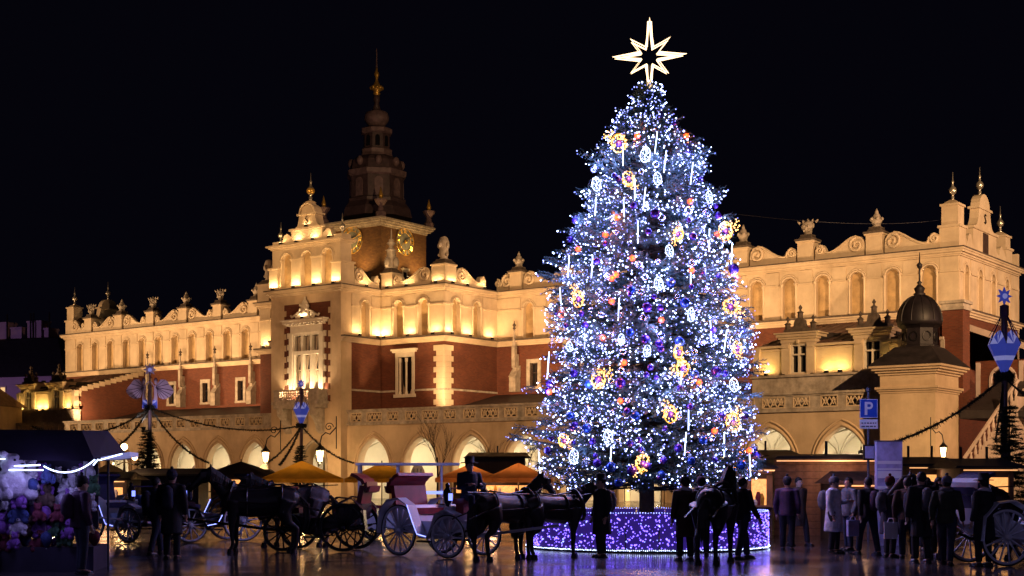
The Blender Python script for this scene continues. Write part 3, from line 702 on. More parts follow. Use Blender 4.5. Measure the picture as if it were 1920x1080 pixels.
# groin vaults inside
def vault_mesh(w, d):
    m = MB(); n = 18; a, b = w / 2 - .02, d / 2
    hgt = lambda q, lim: 2.9 + 2.35 * math.sqrt(max(0, 1 - (abs(q) / lim) ** 1.6))
    k0 = len(m.v)
    for i in range(n + 1):
        for j in range(n + 1):
            t = -a + 2 * a * i / n; y = -b + 2 * b * j / n; m.v.append((t, y, max(hgt(t, a), hgt(y, b))))
    for i in range(n):
        for j in range(n): k = k0 + i * (n + 1) + j; m.f.append((k, k + 1, k + n + 2, k + n + 1))
    for s1, s2 in ((1, 1), (1, -1)):
        m.tube([(s1 * a * q / 9, s2 * b * q / 9, max(hgt(a * q / 9, a), hgt(b * q / 9, b)) - .04) for q in range(-9, 10)], .07, 5)
    return m.mesh('vault', 'vault', True)
vd = 5.0
for xs, wv in ((ra, 5.2), (la, 4.85)):
    vm = vault_mesh(wv, vd)
    for x in xs: link('vault', vm, hall, (x, AY + .7 + vd / 2, 0))
iw = MB(); iw.box(BR_, 0, AY + .7 + vd, AY + .9 + vd, 0, 6.2); iw.box(XL - 2, BL, AY + .7 + vd, AY + .9 + vd, 0, 6.2)
for x in ra: iw.box(x + 2.6 - .35, x + 2.6 + .35, AY + .7, AY + .95, 0, 3)
iw.build('arcade_inner_wall', 'vault', hall)
iw = MB(); iw.box(BR_ - .4, BR_ - .01, AY + .25, AY + .7 + vd, 0, 6.45); iw.build('arcade_end_wall', 'vault', hall)
dk = MB(); dp = MB()
for i, x in enumerate(ra + la):
    o = MB(); A = arch_pts(x, .8, 2.0, 'point'); o.extr(Frame(0, AY + .7 + vd, 0), [(x - .8, 0)] + A + [(x + .8, 0)], 0, .05)
    do = o.build('shop_window', 'lit_pane' if i % 3 == 1 else 'dark_wood', hall)
    bb = MB(); 
    for q in (-.4, 0, .4): bb.box(x + q - .03, x + q + .03, AY + .58 + vd, AY + .63 + vd, 0, 2.6)
    bb.build('glazing_bar', 'iron', do)
# balustrade: coping, plinth, posts and each pierced panel
def panel_mesh(wd):
    m = MB(); h = .78; a = wd / 2
    for q in ((-a, a, 0, .07), (-a, a, h - .07, h), (-a, -a + .07, .07, h - .07), (a - .07, a, .07, h - .07)): m.fb(I0, *q, -.2, .03)
    n = 3 if wd > 1.4 else 2
    for i in range(n):
        cx = -a + .07 + (2 * a - .14) * (i + .5) / n; r = (2 * a - .14) / n / 2
        for s in (-1, 1):
            m.tube([(cx - r * .9, .06, .09), (cx - r * .35, .06, .32), (cx, .06, .66), ][::1] if s < 0 else [(cx + r * .9, .06, .09), (cx + r * .35, .06, .32), (cx, .06, .66)], .055, 5)
        m.tube([(cx - r, .06, .68), (cx - r * .5, .06, .45), (cx, .06, .2), (cx + r * .5, .06, .45), (cx + r, .06, .68)], .05, 5)
    return m.mesh('balustrade_panel', 'plaster')
pA, pB = panel_mesh(1.25), panel_mesh(1.75)
bs = MB()
for a, b in ((BR_ + .02, -.66), (XL - 2, BL - .02)):
    bs.fb(FA, a, b, 6.22, 6.42, -.55, .16); bs.fb(FA, a, b, 6.42, 6.5, -.45, .06); bs.fb(FA, a, b, 7.28, 7.4, -.4, .06); bs.fb(FA, a, b, 7.4, 7.55, -.5, .16)
    t = a + .35; i = 0; last = a
    while t < b - 1.8:
        wd = 1.75 if i % 3 == 1 else 1.25
        put(pB if wd > 1.4 else pA, 'balustrade_panel', FA, t + wd / 2, 6.5, 0, hall)
        bs.fb(FA, last, t, 6.5, 7.28, -.4, .0); last = t + wd; t = last + (.55 if i % 3 != 2 else .75); i += 1
    bs.fb(FA, last, b, 6.5, 7.28, -.4, 0)
bs.build('balustrade_rail', 'stone', hall)
lr = MB()
for a, b in ((XL - 2, SL), (SR, 0)): lr.hexa([(a, AY + .9, 6.3), (b, AY + .9, 6.3), (b, -.01, 6.3), (a, -.01, 6.3), (a, AY + .9, 6.7), (b, AY + .9, 6.7), (b, -.01, 9.1), (a, -.01, 9.1)])
for a, b in ((SL, BL), (BR_, SR)): lr.hexa([(a, AY + .9, 6.3), (b, AY + .9, 6.3), (b, SY, 6.3), (a, SY, 6.3), (a, AY + .9, 6.7), (b, AY + .9, 6.7), (b, SY, 7.4), (a, SY, 7.4)])
lr.build('arcade_roof', 'roof', hall)

# --- dormered attic storeys at both ends
def dormer_parts(par, x, y):
    F = Frame(x, y, 0)
    d = MB()
    d.fb(F, -1.25, -.62, 9.0, 11.15, -1.2, .16); d.fb(F, .62, 1.25, 9.0, 11.15, -1.2, .16); d.fb(F, -.62, .62, 11.05, 11.3, -1.2, .1)
    for s in (-1, 1): d.fb(F, s * .93 - .24, s * .93 + .24, 9.0, 9.16, .16, .24); d.fb(F, s * .93 - .24, s * .93 + .24, 10.8, 10.95, .16, .24)
    for q, (z0, z1) in enumerate(((11.15, 11.4), (11.4, 11.55), (11.55, 11.75), (11.75, 11.85))): d.fb(F, -1.3 - q * .12, 1.3 + q * .12, z0, z1, -1.2, .2 + q * .12)
    d.fb(F, -.9, .9, 8.85, 9.0, -.5, .28); d.ball(F.p(0, 11.2, .2), .16, 6, 4)
    dd = d.build('dormer', 'plaster', par)
    c = MB(); c.fb(F, -1.1, 1.1, 11.85, 12.1, -1.0, .1)
    c.extr(F, [(-.75, 12.1), (.75, 12.1), (.42, 12.3), (.34, 12.7), (0, 12.95), (-.34, 12.7), (-.42, 12.3)], -.5, 0)
    for s in (-1, 0, 1): c.lathe([(.2, 12.1), (.2, 12.45), (.26, 12.5), (.1, 12.6), (.06, 12.7), (.15, 12.85), (.02, 13.05)], F.p(s * .95, .0 if s else .75, -.25), 8)
    c.build('dormer_crest', 'dark_stone', dd)
    w_ = MB()
    for q in ((-.62, -.5, 9.0, 11.05), (.5, .62, 9.0, 11.05), (-.5, .5, 10.93, 11.05), (-.5, .5, 9, 9.1), (-.06, .06, 9.1, 10.93), (-.5, -.06, 10.28, 10.38), (.06, .5, 10.28, 10.38)): w_.fb(F, *q, -.3, .02)
    w_.build('window_frame', 'white_frame', dd)
    for s in (-1, 1):
        for z0, z1 in ((9.1, 10.28), (10.38, 10.93)): p = MB(); p.fb(F, min(s * .06, s * .5), max(s * .06, s * .5), z0, z1, -.3, -.25); p.build('pane', 'pane', dd)
def attic_end(x0, x1, doors, side):
    y = -9.0; F = Frame(0, y, 0)
    m = MB(); e = [x0] + [q for d_ in sorted(doors) for q in (d_ - .7, d_ + .7)] + [x1]
    for a_, b_ in zip(e[::2], e[1::2]): m.fb(F, a_, b_, 9.0, 11.0, -.5, 0); m.fb(F, a_, b_, 10.62, 10.72, 0, .08); m.fb(F, a_, b_, 10.85, 11.0, 0, .22)
    m.fb(F, x0, x1, 8.7, 9.0, -.5, -.02)
    o = m.build('attic_storey', 'plaster', hall)
    b = MB(); b.fb(F, x0 - .3, x1 + .3, 6.6, 8.75, -.5, .35); b.fb(F, x0 - .4, x1 + .4, 8.75, 8.9, -.5, .5); b.build('attic_plinth', 'stone', hall)
    for x in doors: dormer_parts(hall, x, y)
    for xa in (x0 - .05, x1 + .05): sl = MB(); sl.extr(F, [(xa - .35, 9.0), (xa + .35, 9.0), (xa + .22, 9.3), (xa + .3, 9.8), (xa + .2, 10.3), (xa + .3, 10.9), (xa - .3, 10.9), (xa - .2, 10.3), (xa - .3, 9.8), (xa - .22, 9.3)], -.3, .25); sl.build('end_volute', 'plaster', hall)
    r = MB(); r.hexa([(x0, y + .1, 10.9), (x1, y + .1, 10.9), (x1, -.02, 10.9), (x0, -.02, 10.9), (x0, y + .1, 11.05), (x1, y + .1, 11.05), (x1, -.02, 13.3), (x0, -.02, 13.3)])
    ro = r.build('attic_roof', 'roof_tile', hall)
    for x in doors:
        q = MB(); q.hexa([(x - 1.5, y + .5, 11.3), (x + 1.5, y + .5, 11.3), (x + 1.5, y + 3.6, 11.9), (x - 1.5, y + 3.6, 11.9), (x - 1.5, y + .5, 11.85), (x + 1.5, y + .5, 11.85), (x + 1.5, y + 3.6, 12.0), (x - 1.5, y + 3.6, 12.0)]); q.build('dormer_roof', 'roof', hall)
    for t in range(int((x1 - x0) / .8)): s_ = MB(); xx = x0 + .4 + t * .8; s_.tube([(xx, y + .2, 11.1), (xx, -.1, 13.32)], .05, 4); s_.build('roof_rib', 'roof_tile', ro)
    # brick flank with stepped coping
    fl = MB(); FF = Frame(side, 0, 90); fl.extr(FF, [(y, 6.6), (-.02, 6.6), (-.02, 13.25), (y, 10.9)], -.25, .02); fl.build('brick_flank', 'brick', hall)
    for i in range(12):
        yy = y + .1 + i * .73; st = MB(); zt = 10.95 + 2.35 * (i + .5) / 12; st.box(side - .3, side + .1, yy, yy + .7, zt - .34, zt + .14); st.build('coping_stone', 'plaster', hall)
    for i in range(8):
        st = MB(); st.box(side - .2, side + .08, y - .02, y + (.75 if i % 2 else .4), 6.8 + i * .5, 7.28 + i * .5); st.build('quoin', 'plaster', hall)
attic_end(-11.2, -.7, (-8.1, -2.75), -.72); attic_end(-98.9, -89.4, (-97.3, -92.4), -89.4)

# --- corner pavilion with lead dome
pv = MB(); q0, q1, y0, y1 = -.65, 2.96, -12.9, -8.7
pv.box(q0, q1, y0, y1, 0, 8.3)
for zz, pr in ((7.15, .06), (7.28, .16), (7.4, .26), (8.3, .1), (8.45, .25), (8.6, .42), (8.75, .55)): pv.box(q0 - pr, q1 + pr, y0 - pr, y1 + pr, zz, zz + .15)
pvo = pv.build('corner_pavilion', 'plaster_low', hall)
cx, cy = (q0 + q1) / 2, (y0 + y1) / 2
pr = MB(); pr.hexa([(q0 - .6, y0 - .6, 8.9), (q1 + .6, y0 - .6, 8.9), (q1 + .6, y1 + .6, 8.9), (q0 - .6, y1 + .6, 8.9), (cx - 1.2, cy - 1.2, 10.15), (cx + 1.2, cy - 1.2, 10.15), (cx + 1.2, cy + 1.2, 10.15), (cx - 1.2, cy + 1.2, 10.15)])
pr.build('pavilion_roof', 'roof', pvo)
ln = MB(); ln.lathe([(1.25, 10.1), (1.25, 10.25), (1.12, 10.3), (1.12, 11.35), (1.25, 11.45), (1.38, 11.55)], (cx, cy, 0), 8, PI / 8); ln.build('lantern_drum', 'dome_metal', pvo)
for i in range(8):
    a = i * PI / 4; oc = MB(); n_ = (math.cos(a), math.sin(a)); ctr = (cx + 1.05 * n_[0], cy + 1.05 * n_[1], 10.82)
    oc.tube([(ctr[0] - n_[1] * .26 * math.cos(q), ctr[1] + n_[0] * .26 * math.cos(q), ctr[2] + .3 * math.sin(q)) for q in [k * PI / 6 for k in range(12)]], .05, 5, True)
    oc.build('oculus', 'iron', pvo)
dm = MB(); dm.lathe([(1.38, 11.55), (1.43, 11.8)] + [(1.43 * math.cos(q), 11.8 + 1.75 * math.sin(q)) for q in [PI / 2 * i / 9 for i in range(1, 9)]] + [(.22, 13.55)], (cx, cy, 0), 24); dm.build('dome', 'dome_metal', pvo, True)
for i in range(12):
    a = i * PI / 6; rb = MB(); rb.tube([(cx + 1.45 * math.cos(q) * math.cos(a), cy + 1.45 * math.cos(q) * math.sin(a), 11.8 + 1.77 * math.sin(q)) for q in [PI / 2 * i2 / 8 for i2 in range(8)]], .035, 4); rb.build('dome_rib', 'dome_metal', pvo)
df = MB(); df.lathe([(.34, 13.45), (.42, 13.6), (.26, 13.7), (.36, 13.95), (.17, 14.15), (.1, 14.25), (.17, 14.35), (.06, 14.45), (.05, 15.2), (.17, 15.36), (.19, 15.5), (.05, 15.65), (.02, 16.3)], (cx, cy, 0), 10); df.build('dome_finial', 'dome_metal', pvo, True)

# --- south end: brick stair turret, shed roof, lower roof, stair and portal
tb = MB(); tb.box(.05, 1.5, -3.6, -2.2, 6, 13.3); tb.build('stair_turret', 'brick', hall)
tp = MB(); tp.box(-.08, 1.62, -3.75, -2.05, 13.3, 13.5); tp.box(.02, 1.52, -3.65, -2.15, 13.5, 13.75); tp.box(-.12, 1.66, -3.8, -2.0, 13.75, 13.95); tp.fb(Frame(0, -3.6, 0), -.1, .2, 11.3, 11.5, 0, .15); tp.box(-.03, .25, -3.68, -3.5, 6, 11.3); tp.build('turret_coping', 'stone', hall)
sr_ = MB(); sr_.hexa([(.02, -1.8, 12.55), (6.5, -1.8, 10.0), (6.5, 12, 10.0), (.02, 12, 12.55), (.02, -1.8, 12.8), (6.5, -1.8, 10.25), (6.5, 12, 10.25), (.02, 12, 12.8)]); sr_.build('shed_roof', 'roof', hall)
fa = MB(); fa.hexa([(.02, -2.0, 12.5), (6.6, -2.0, 9.9), (6.6, -1.81, 9.9), (.02, -1.81, 12.5), (.02, -2.0, 12.95), (6.6, -2.0, 10.35), (6.6, -1.81, 10.35), (.02, -1.81, 12.95)]); fa.build('fascia_board', 'plaster_pink', hall)
FW = Frame(0, -1.0, 0); gw = MB(); gbk = MB()
arched_wall(gw, FW, 1.5, 9.5, 6, 9.9, [(3.4, .75, 7.6, 8.6, 'round'), (5.9, .75, 7.6, 8.6, 'round'), (8.2, .75, 7.6, 8.6, 'round')], .4, 0); gw.build('side_wall', 'brick', hall)
sm_ = MB()
for x in (3.4, 5.9, 8.2):
    gbk = MB(); gbk.extr(FW, [(x - .75, 7.6)] + arch_pts(x, .75, 8.6, 'round') + [(x + .75, 7.6)], -.42, -.38); gbk.build('side_window', 'pane', hall)
    sm_.tube([FW.p(x - .85, 7.5, .02)] + [FW.p(t, zz, .02) for t, zz in arch_pts(x, .85, 8.6, 'round')] + [FW.p(x + .85, 7.5, .02)], .13, 5)
for x in (1.7, 4.65, 7.05): sm_.fb(FW, x - .15, x + .15, 6, 9.8, 0, .1)
sm_.build('side_window_surround', 'plaster_pink', hall)
lr2 = MB(); lr2.hexa([(3.0, -8.6, 5.6), (9.0, -8.6, 5.6), (9, -1.05, 5.6), (3, -1.05, 5.6), (3.0, -8.6, 6.2), (9.0, -8.6, 5.9), (9, -1.05, 8.4), (3, -1.05, 8.4)]); lr2.build('lower_roof', 'roof', hall)
# portal block with arch and balcony
FP = Frame(0, -7.0, 0); po = MB(); arched_wall(po, FP, 6.8, 15.5, 0, 7.2, [(9.9, 1.15, 0, 3.2, 'round'), (13.2, 1.3, 0, 3.2, 'round')], .8, 0); po.box(6.8, 15.5, -6.2, -5.9, 0, 7.2)
for zz, p_ in ((7.2, .08), (7.35, .22)): po.box(6.8 - p_, 15.5, -7 - p_, -5.9, zz, zz + .15)
po.build('portal_block', 'plaster_pink', hall)
for i in range(14):
    bl_ = MB(); xx = 7.1 + i * .55; bl_.lathe([(.12, 7.5), (.07, 7.6), (.13, 7.85), (.06, 8.15), (.12, 8.3)], (xx, -7.0, 0), 8); bl_.build('baluster', 'plaster_pink', hall, True)
hr = MB(); hr.box(6.9, 15.2, -7.14, -6.86, 8.3, 8.45); hr.build('balcony_rail', 'plaster_pink', hall)
# outside stair rising to the right
st = MB(); n = 18
for i in range(n): st.box(3.3 + i * .19, 3.3 + (i + 1) * .19 + .02, -8.65, -7.2, 0, 1.9 + (i + 1) * .28)
st.build('stair', 'plaster_pink', hall)
for s in range(12):
    b_ = MB(); i = s * 1.5; xx = 3.45 + i * .19; zz = 1.9 + (i + 1) * .28; b_.lathe([(.11, zz), (.06, zz + .15), (.12, zz + .4), (.06, zz + .7), (.1, zz + .85)], (xx, -8.55, 0), 8); b_.build('stair_baluster', 'plaster_pink', hall, True)
hr = MB(); hr.tube([(3.3, -8.55, 3.05), (6.75, -8.55, 8.0)], .13, 6); hr.build('stair_handrail', 'plaster_pink', hall)

# ------------------------------------------------------------------ town hall tower behind
TW = 10.3
tower = thing('clock_tower', 'tall brick clock tower with tiered dark copper spire behind the hall', 'tower', (-18.61, 200, 0), HALL_RZ + R(1.5))
tm = MB(); tm.box(-TW, 0, 0, TW, 0, 37.9); tm.build('tower_shaft', 'tower_brick', tower)
tc_ = MB()
for za, zb, pr in ((37.6, 37.9, .15), (37.9, 38.2, .5), (38.2, 38.5, .8), (38.5, 38.75, 1.0)): tc_.box(-TW - pr, pr, -pr, TW + pr, za, zb)
tc_.build('tower_cornice', 'stone', tower)
TX, TY = -TW / 2, TW / 2; k = .0782
Zt = lambda y: 1.7 + (898 - y) * k
def tier(name, prof, seg, m, ph=PI / 8, smooth=False):
    o = MB(); o.lathe([(r * k * 1.05, Zt(y)) for r, y in prof], (TX, TY, 0), seg, ph); return o.build(name, m, tower, smooth)
tier('spire_base', [(66, 412), (62, 395), (54, 384)], 8, 'copper')
tier('drum', [(53.5, 384), (54.5, 378), (50, 376), (50, 336)], 8, 'copper')
tier('drum_cornice', [(52, 336), (55, 333), (56, 325), (52, 323)], 8, 'copper_light')
tier('lower_cupola', [(49, 323), (48, 316), (46, 306), (41, 300), (31, 295)], 8, 'copper')
tier('lantern_base', [(30, 295), (28, 290), (29, 283), (25, 280)], 8, 'copper_light')
tier('lantern', [(24, 280), (24, 253)], 8, 'copper')
tier('lantern_cornice', [(25, 253), (29, 251), (29, 244), (24, 241), (14, 237)], 8, 'copper_light')
tier('bulb', [(14, 237), (17, 233), (22, 226), (22.5, 220), (20, 212), (9, 207)], 12, 'copper_light', 0, True)
tier('spire_neck', [(8, 207), (4, 194), (6, 188), (6, 180), (3, 178)], 10, 'copper', 0, True)
tier('gilt_crown', [(3, 180), (7, 176), (5, 172), (11, 168), (11, 163), (6, 158), (3, 152), (2, 148), (4.5, 141), (4.5, 137), (2, 132), (1.5, 126)], 10, 'gold', 0, True)
tier('spike', [(1.6, 127), (.9, 91)], 6, 'copper_light', 0)
for i in range(8):
    a = i * PI / 4
    for (r, y0, y1, w2, nm, m) in ((46.5, 374, 340, 8, 'drum_window', 'copper_light'), (22.3, 277, 257, 4.2, 'lantern_opening', 'pane')):
        r2 = r * k * 1.05; F = Frame(TX + r2 * math.cos(a), TY + r2 * math.sin(a), math.degrees(a) + 90)
        o = MB(); ww = w2 * k; A = arch_pts(0, ww, Zt(y1) - ww, 'round', 4); o.extr(F, [(-ww, Zt(y0))] + A + [(ww, Zt(y0))], -.3, .12 if m != 'pane' else .06); o.build(nm, m, tower)
    r2 = 47 * k; ri = MB(); ri.ball((TX + r2 * math.cos(a), TY + r2 * math.sin(a), Zt(309)), .55, 7, 5, sz=1.3); ri.build('cupola_oculus', 'copper_light', tower, True)
    ri = MB(); r2 = 10 * k; ri.ball((TX + r2 * math.cos(a), TY + r2 * math.sin(a), Zt(165)), .3, 6, 4); ri.build('crown_ball', 'gold', tower, True)
for x, y in ((-TW - .3, -.3), (.3, -.3), (.3, TW + .3)):
    u = MB(); u.lathe([(.75, 38.75), (.75, 39.4), (.5, 39.6), (.35, 40.2), (.9, 41.0), (.95, 41.2), (.4, 41.3)], (x, y, 0), 8); uo = u.build('corner_urn', 'copper_light', tower)
    u = MB(); u.lathe([(.25, 41.3), (.35, 41.8), (.2, 42.3), (.03, 43.0)], (x, y, 0), 8); u.build('gilt_flame', 'gold', uo, True)
def clock(F, t, z, r):
    d = MB(); d.extr(F, [(t + r * math.cos(a), z + r * math.sin(a)) for a in [2 * PI * i / 28 for i in range(28)]], -.1, .12); co = d.build('clock_face', 'clock_face', tower)
    g_ = MB(); g_.tube([F.p(t + r * math.cos(a), z + r * math.sin(a), .15) for a in [2 * PI * i / 28 for i in range(28)]], .06, 5, True)
    g_.tube([F.p(t + r * .66 * math.cos(a), z + r * .66 * math.sin(a), .13) for a in [2 * PI * i / 28 for i in range(28)]], .04, 4, True); g_.build('clock_rim', 'gold', co)
    rom = ['XII', 'I', 'II', 'III', 'IIII', 'V', 'VI', 'VII', 'VIII', 'IX', 'X', 'XI']
    for i, s in enumerate(rom):
        a = PI / 2 - i * PI / 6; n_ = MB(); wd = .17; x0 = -(len(s) - 1) * wd / 2
        for j, chh in enumerate(s):
            u = x0 + j * wd
            seg = {'I': [((u, -.3), (u, .3))], 'V': [((u - .08, .3), (u, -.3)), ((u + .08, .3), (u, -.3))], 'X': [((u - .08, .3), (u + .08, -.3)), ((u + .08, .3), (u - .08, -.3))]}[chh]
            for p, q in seg:
                P = []
                for (uu, vv) in (p, q):
                    rr = r * .83 + vv; P.append(F.p(t + rr * math.cos(a) + uu * math.sin(a), z + rr * math.sin(a) - uu * math.cos(a), .15))
                n_.tube(P, .045, 4)
        n_.build('numeral', 'gold', co)
    for a, L, w in ((R(25), r * .85, .09), (R(-140), r * .25, .07), (R(215), r * .5, .12)):
        h = MB(); h.tube([F.p(t, z, .24), F.p(t + L * math.cos(a), z + L * math.sin(a), .24)], [w * .8, w * .3], 5); h.build('clock_hand', 'gold', co)
    h = MB(); h.ball(F.p(t, z, .26), .28, 8, 5); h.build('clock_boss', 'gold', co, True)
FT = Frame(0, 0, 0); FTr = Frame(0, 0, 90)
clock(FT, -5.3, 36.0, 1.95); clock(FTr, 5.3, 36.0, 1.95)
for F, t in ((FT, -5.3), (FTr, 5.3)):
    o = MB(); o.fb(F, t - .55, t + .55, 29.9, 31.8, 0, .1); o.fb(F, t - .8, t + .8, 31.8, 32.15, 0, .35); wo = o.build('tower_window', 'stone', tower)
    o = MB(); o.fb(F, t - .35, t + .35, 30, 31.6, .1, .13); o.build('pane', 'pane', wo)
    o = MB()
    for i in range(12): o.tube([F.p(t + .9 + i * .3, 29.9, .9), F.p(t + .9 + i * .3, 31.0, .9)], .04, 4)
    o.tube([F.p(t + .9, 31.0, .9), F.p(t + 4.3, 31.0, .9)], .05, 4); o.tube([F.p(t + .9, 30.4, .9), F.p(t + 4.3, 30.4, .9)], .04, 4); o.build('balcony_railing', 'iron', tower)
    o = MB(); o.fb(F, t - .9, t + 4.6, 29.5, 29.85, 0, 1.0); o.build('tower_balcony', 'stone', tower)

# ------------------------------------------------------------------ houses beyond the square, left
tn = thing('town_house', 'dark steep-roofed lilac town house with chimneys at far left edge', 'building', (-70, 196, 0), R(-20))
m = MB(); m.box(-30, 9.5, 0, 14, 0, 15.8); m.build('house_wall', 'lilac_wall', tn)
m = MB(); m.hexa([(-30.4, -.4, 15.9), (10, -.4, 15.9), (10, 14.4, 15.9), (-30.4, 14.4, 15.9), (-26, 5, 21.6), (4.5, 5, 21.6), (4.5, 9, 21.6), (-26, 9, 21.6)]); m.build('mansard_roof', 'black_roof', tn)
for x, w_, h in ((-6.2, 1.5, 24), (-4.1, 1.9, 23.2), (-1.2, 2.4, 24), (1.7, .9, 22.9)):
    m = MB(); m.box(x, x + w_, 5.6, 7.6, 20.5, h); m.box(x - .1, x + w_ + .1, 5.5, 7.7, h, h + .25); m.build('chimney', 'lilac_wall', tn)
for x in (-7.3, -4.4, -.3, .2, 2.9):
    m = MB(); m.tube([(x, 5.2, 21), (x, 5.2, 25.3)], .12, 5); m.build('flue_pipe', 'iron', tn)
for x in (-1.1, 3.9, 7.6):
    m = MB(); m.fb(I0, x - .9, x + .9, 11.6, 14.6, 0, .12); wo = m.build('house_window', 'plaster_pink', tn)
    for s in (-1, 1):
        for z0, z1 in ((11.8, 13.0), (13.15, 14.4)): p = MB(); p.fb(I0, x + s * .41 - .33, x + s * .41 + .33, z0, z1, .12, .14); p.build('pane', 'lit_pane' if x < 0 else 'pane', wo)
lh = thing('low_house', 'low ochre house with sloping tiled roof under the lilac house', 'building', (-56.0, 142, 0), R(-12))
m = MB(); m.box(-9, 2.6, 0, 8, 0, 9.2); m.build('house_wall', 'plaster_low', lh)
m = MB(); m.hexa([(-9.4, -.5, 9.2), (3, -.5, 9.2), (3, 8.5, 9.2), (-9.4, 8.5, 9.2), (-9, 3.5, 11.8), (1.0, 3.5, 11.8), (1.0, 4.5, 11.8), (-9, 4.5, 11.8)]); m.build('house_roof', 'roof_tile', lh)
m = MB(); m.fb(I0, -9.2, 2.8, 8.3, 8.6, 0, .2); m.build('eaves_band', 'plaster', lh)

# ------------------------------------------------------------------ floodlights (real fittings with their lamps)
WARM = (1, .62, .275); WARM2 = (1, .68, .38); GOLDEN = (1, .62, .18)
fl = MB(); fl.box(-.16, .16, -.08, .08, .0, .05); fl.box(-.14, .14, -.06, .06, .05, .2); flm = fl.mesh('housing', 'iron')
fg = MB(); fg.box(-.12, .12, -.05, .05, .2, .215); fgm = fg.mesh('glass', 'flood_glass')
def uplight(F, t, z, o, power, label, col=WARM, ang=176, tilt=.15, group=None):
    x, y, zz = F.p(t, z, o); wp = hw(x, y, zz)
    e = thing('floodlight', label, 'floodlight', wp, HALL_RZ + F.a, group)
    link('housing', flm, e); link('glass', fgm, e)
    l = light('AREA', e, (0, 0, .24), power * .115, col, .1, (0, tilt, 1)); l.data.shape = 'RECTANGLE'; l.data.size = 1.15 if z < 22 and z > 9.1 else .7; l.data.size_y = .14
G1, G2, G3 = 'floodlights on the brick storey ledge', 'floodlights on the parapet ledge', 'floodlights on the bay gable'
L1, L2, L3 = 'small floodlight on ledge under the blind arches of the hall', 'small floodlight on cornice lighting the scrolled parapet', 'small floodlight on top cornice of central bay gable'
UP1 = 520
for F, ts in ((FS, (-47.75, -45.0, -42.2)), (FSr, (-6.75, -4.3, -1.2)), (FBr, (-10.4, -8.1)), (FS, (-62.7, -59.9, -57.5))):
    for t in ts: uplight(F, t, 13.91, .42, UP1, L1, group=G1)
for t in (-56.3, -53.75, -51.3, -49.0): uplight(FB, t, 18.22, .40, 640, L2, group=G2)
for F, ts in ((FS, (-47.4, -45.2, -41.9)), (FSr, (-6.6, -4.6, -2.2)), (FBr, (-9.5,))):
    for t in ts: uplight(F, t, 18.22, .36, 190, L2, group=G2)
for t in (-53.5, -51.5): uplight(FB, t, 22.14, .30, 300, L3, group=G3)
uplight(FB, -55.4, 22.14, .3, 110, L3, group=G3); uplight(FB, -49.6, 22.14, .3, 110, L3, group=G3)
uplight(FB, -52.5, 23.42, .1, 90, L3, group=G3)
for t in (-54.2, -52.0, -50.8): uplight(FB, t, 8.36, .42, 2300, 'small floodlight behind the balcony front washing the tall window', WARM2, 170, .15, 'floodlights on the balcony')
uplight(FB, -52.5, 15.47, .56, 170, 'small floodlight on window hood under the coat of arms', WARM2, 120, .25)
for x in (-10.4, -5.9, -4.9, -1.3): uplight(Frame(0, -9.0, 0), x, 8.91, .4, 190, 'small floodlight at foot of right dormer storey', GOLDEN, 150, .4, 'floodlights of the right dormers')
for x in (-98.6, -95.4, -94.3, -90.4): uplight(Frame(0, -9.0, 0), x, 8.91, .4, 480, 'small floodlight at foot of left dormer storey', GOLDEN, 150, .4, 'floodlights of the left dormers')
# clock uplights
for F, t in ((FT, -5.3), (FTr, 5.3)):
    for q in (-2.4, 2.4):
        x, y, z = F.p(t + q, 30.3, 2.6)
        e = thing('clock_floodlight', 'floodlight on tower ledge aimed up at the clock', 'floodlight', tower.matrix_basis @ Vector((x, y, z)), HALL_RZ + F.a, 'floodlights under the clocks')
        link('housing', flm, e); link('glass', fgm, e); m_ = MB(); m_.tube([(0, 0, .05), (0, 1.7, -.6)], .05, 5); m_.build('arm', 'iron', e); light('SPOT', e, (0, 0, .28), 1700, (1, .58, .2), .1, (0, .5, 1), 110, .9)
# far floodlight masts that wash the long walls (out of the picture)
def mast(pos, h, heads, label):
    e = thing('floodlight_mast', label, 'light mast', (pos[0], pos[1], 0))
    p = MB(); p.lathe([(.22, 0), (.2, .4), (.12, .5), (.08, h)], (0, 0, 0), 10); p.build('mast_pole', 'iron', e)
    for i, (tgt, power, col, ang) in enumerate(heads):
        d = Vector(tgt) - Vector((pos[0], pos[1], h)); b = MB(); b.box(-.25 + i * .7, .25 + i * .7, -.2, .2, h - .25, h + .25); b.build('lamp_head', 'iron', e)
        light('SPOT', e, (i * .7, -.0 if False else .0, h + .45), power, col, .25, d, ang, .7)
MW = (1, .60, .295)
mast(hw(-122, -52)[:2], 7, [(hw(-84, 0, 15.5), 120000, MW, 48), (hw(-84, -8, 6), 14000, (1, .5, .27), 75)], 'tall floodlight mast west of the square washing the left wing')
mast(hw(45, -50)[:2], 24, [(hw(-17, 0, 15.5), 195000, MW, 46), (hw(-20, -11, 4), 13500, (1, .49, .18), 70)], 'tall floodlight mast beyond the right edge washing the right wing')
mast(hw(48, -4)[:2], 12, [(hw(0, 6, 16.5), 62000, (1, .60, .36), 46), (hw(6, -5, 7), 14000, (1, .48, .36), 50)], 'tall floodlight mast south of the hall washing the end gable')
mast(hw(-50, -75)[:2], 10, [(hw(-48, -9, 9), 34000, (1, .49, .22), 60)], 'tall floodlight mast in the square facing the central bay')
mast((-30, 165), 14, [((-18, 204, 52), 3400, (1, .52, .50), 44)], 'floodlight mast behind the hall lighting the tower spire')
mast((-84, 172), 9, [((-72, 196, 13), 6500, (.8, .5, .95), 80)], 'added fill light mast before the lilac house at far left')  # unseen lamp added to brighten the lilac house wall
uplight(Frame(0, 3.2, 0), -102.2, 18.05, 0, 260, 'small floodlight on the roof behind the left end gable', WARM2, 150, .6)
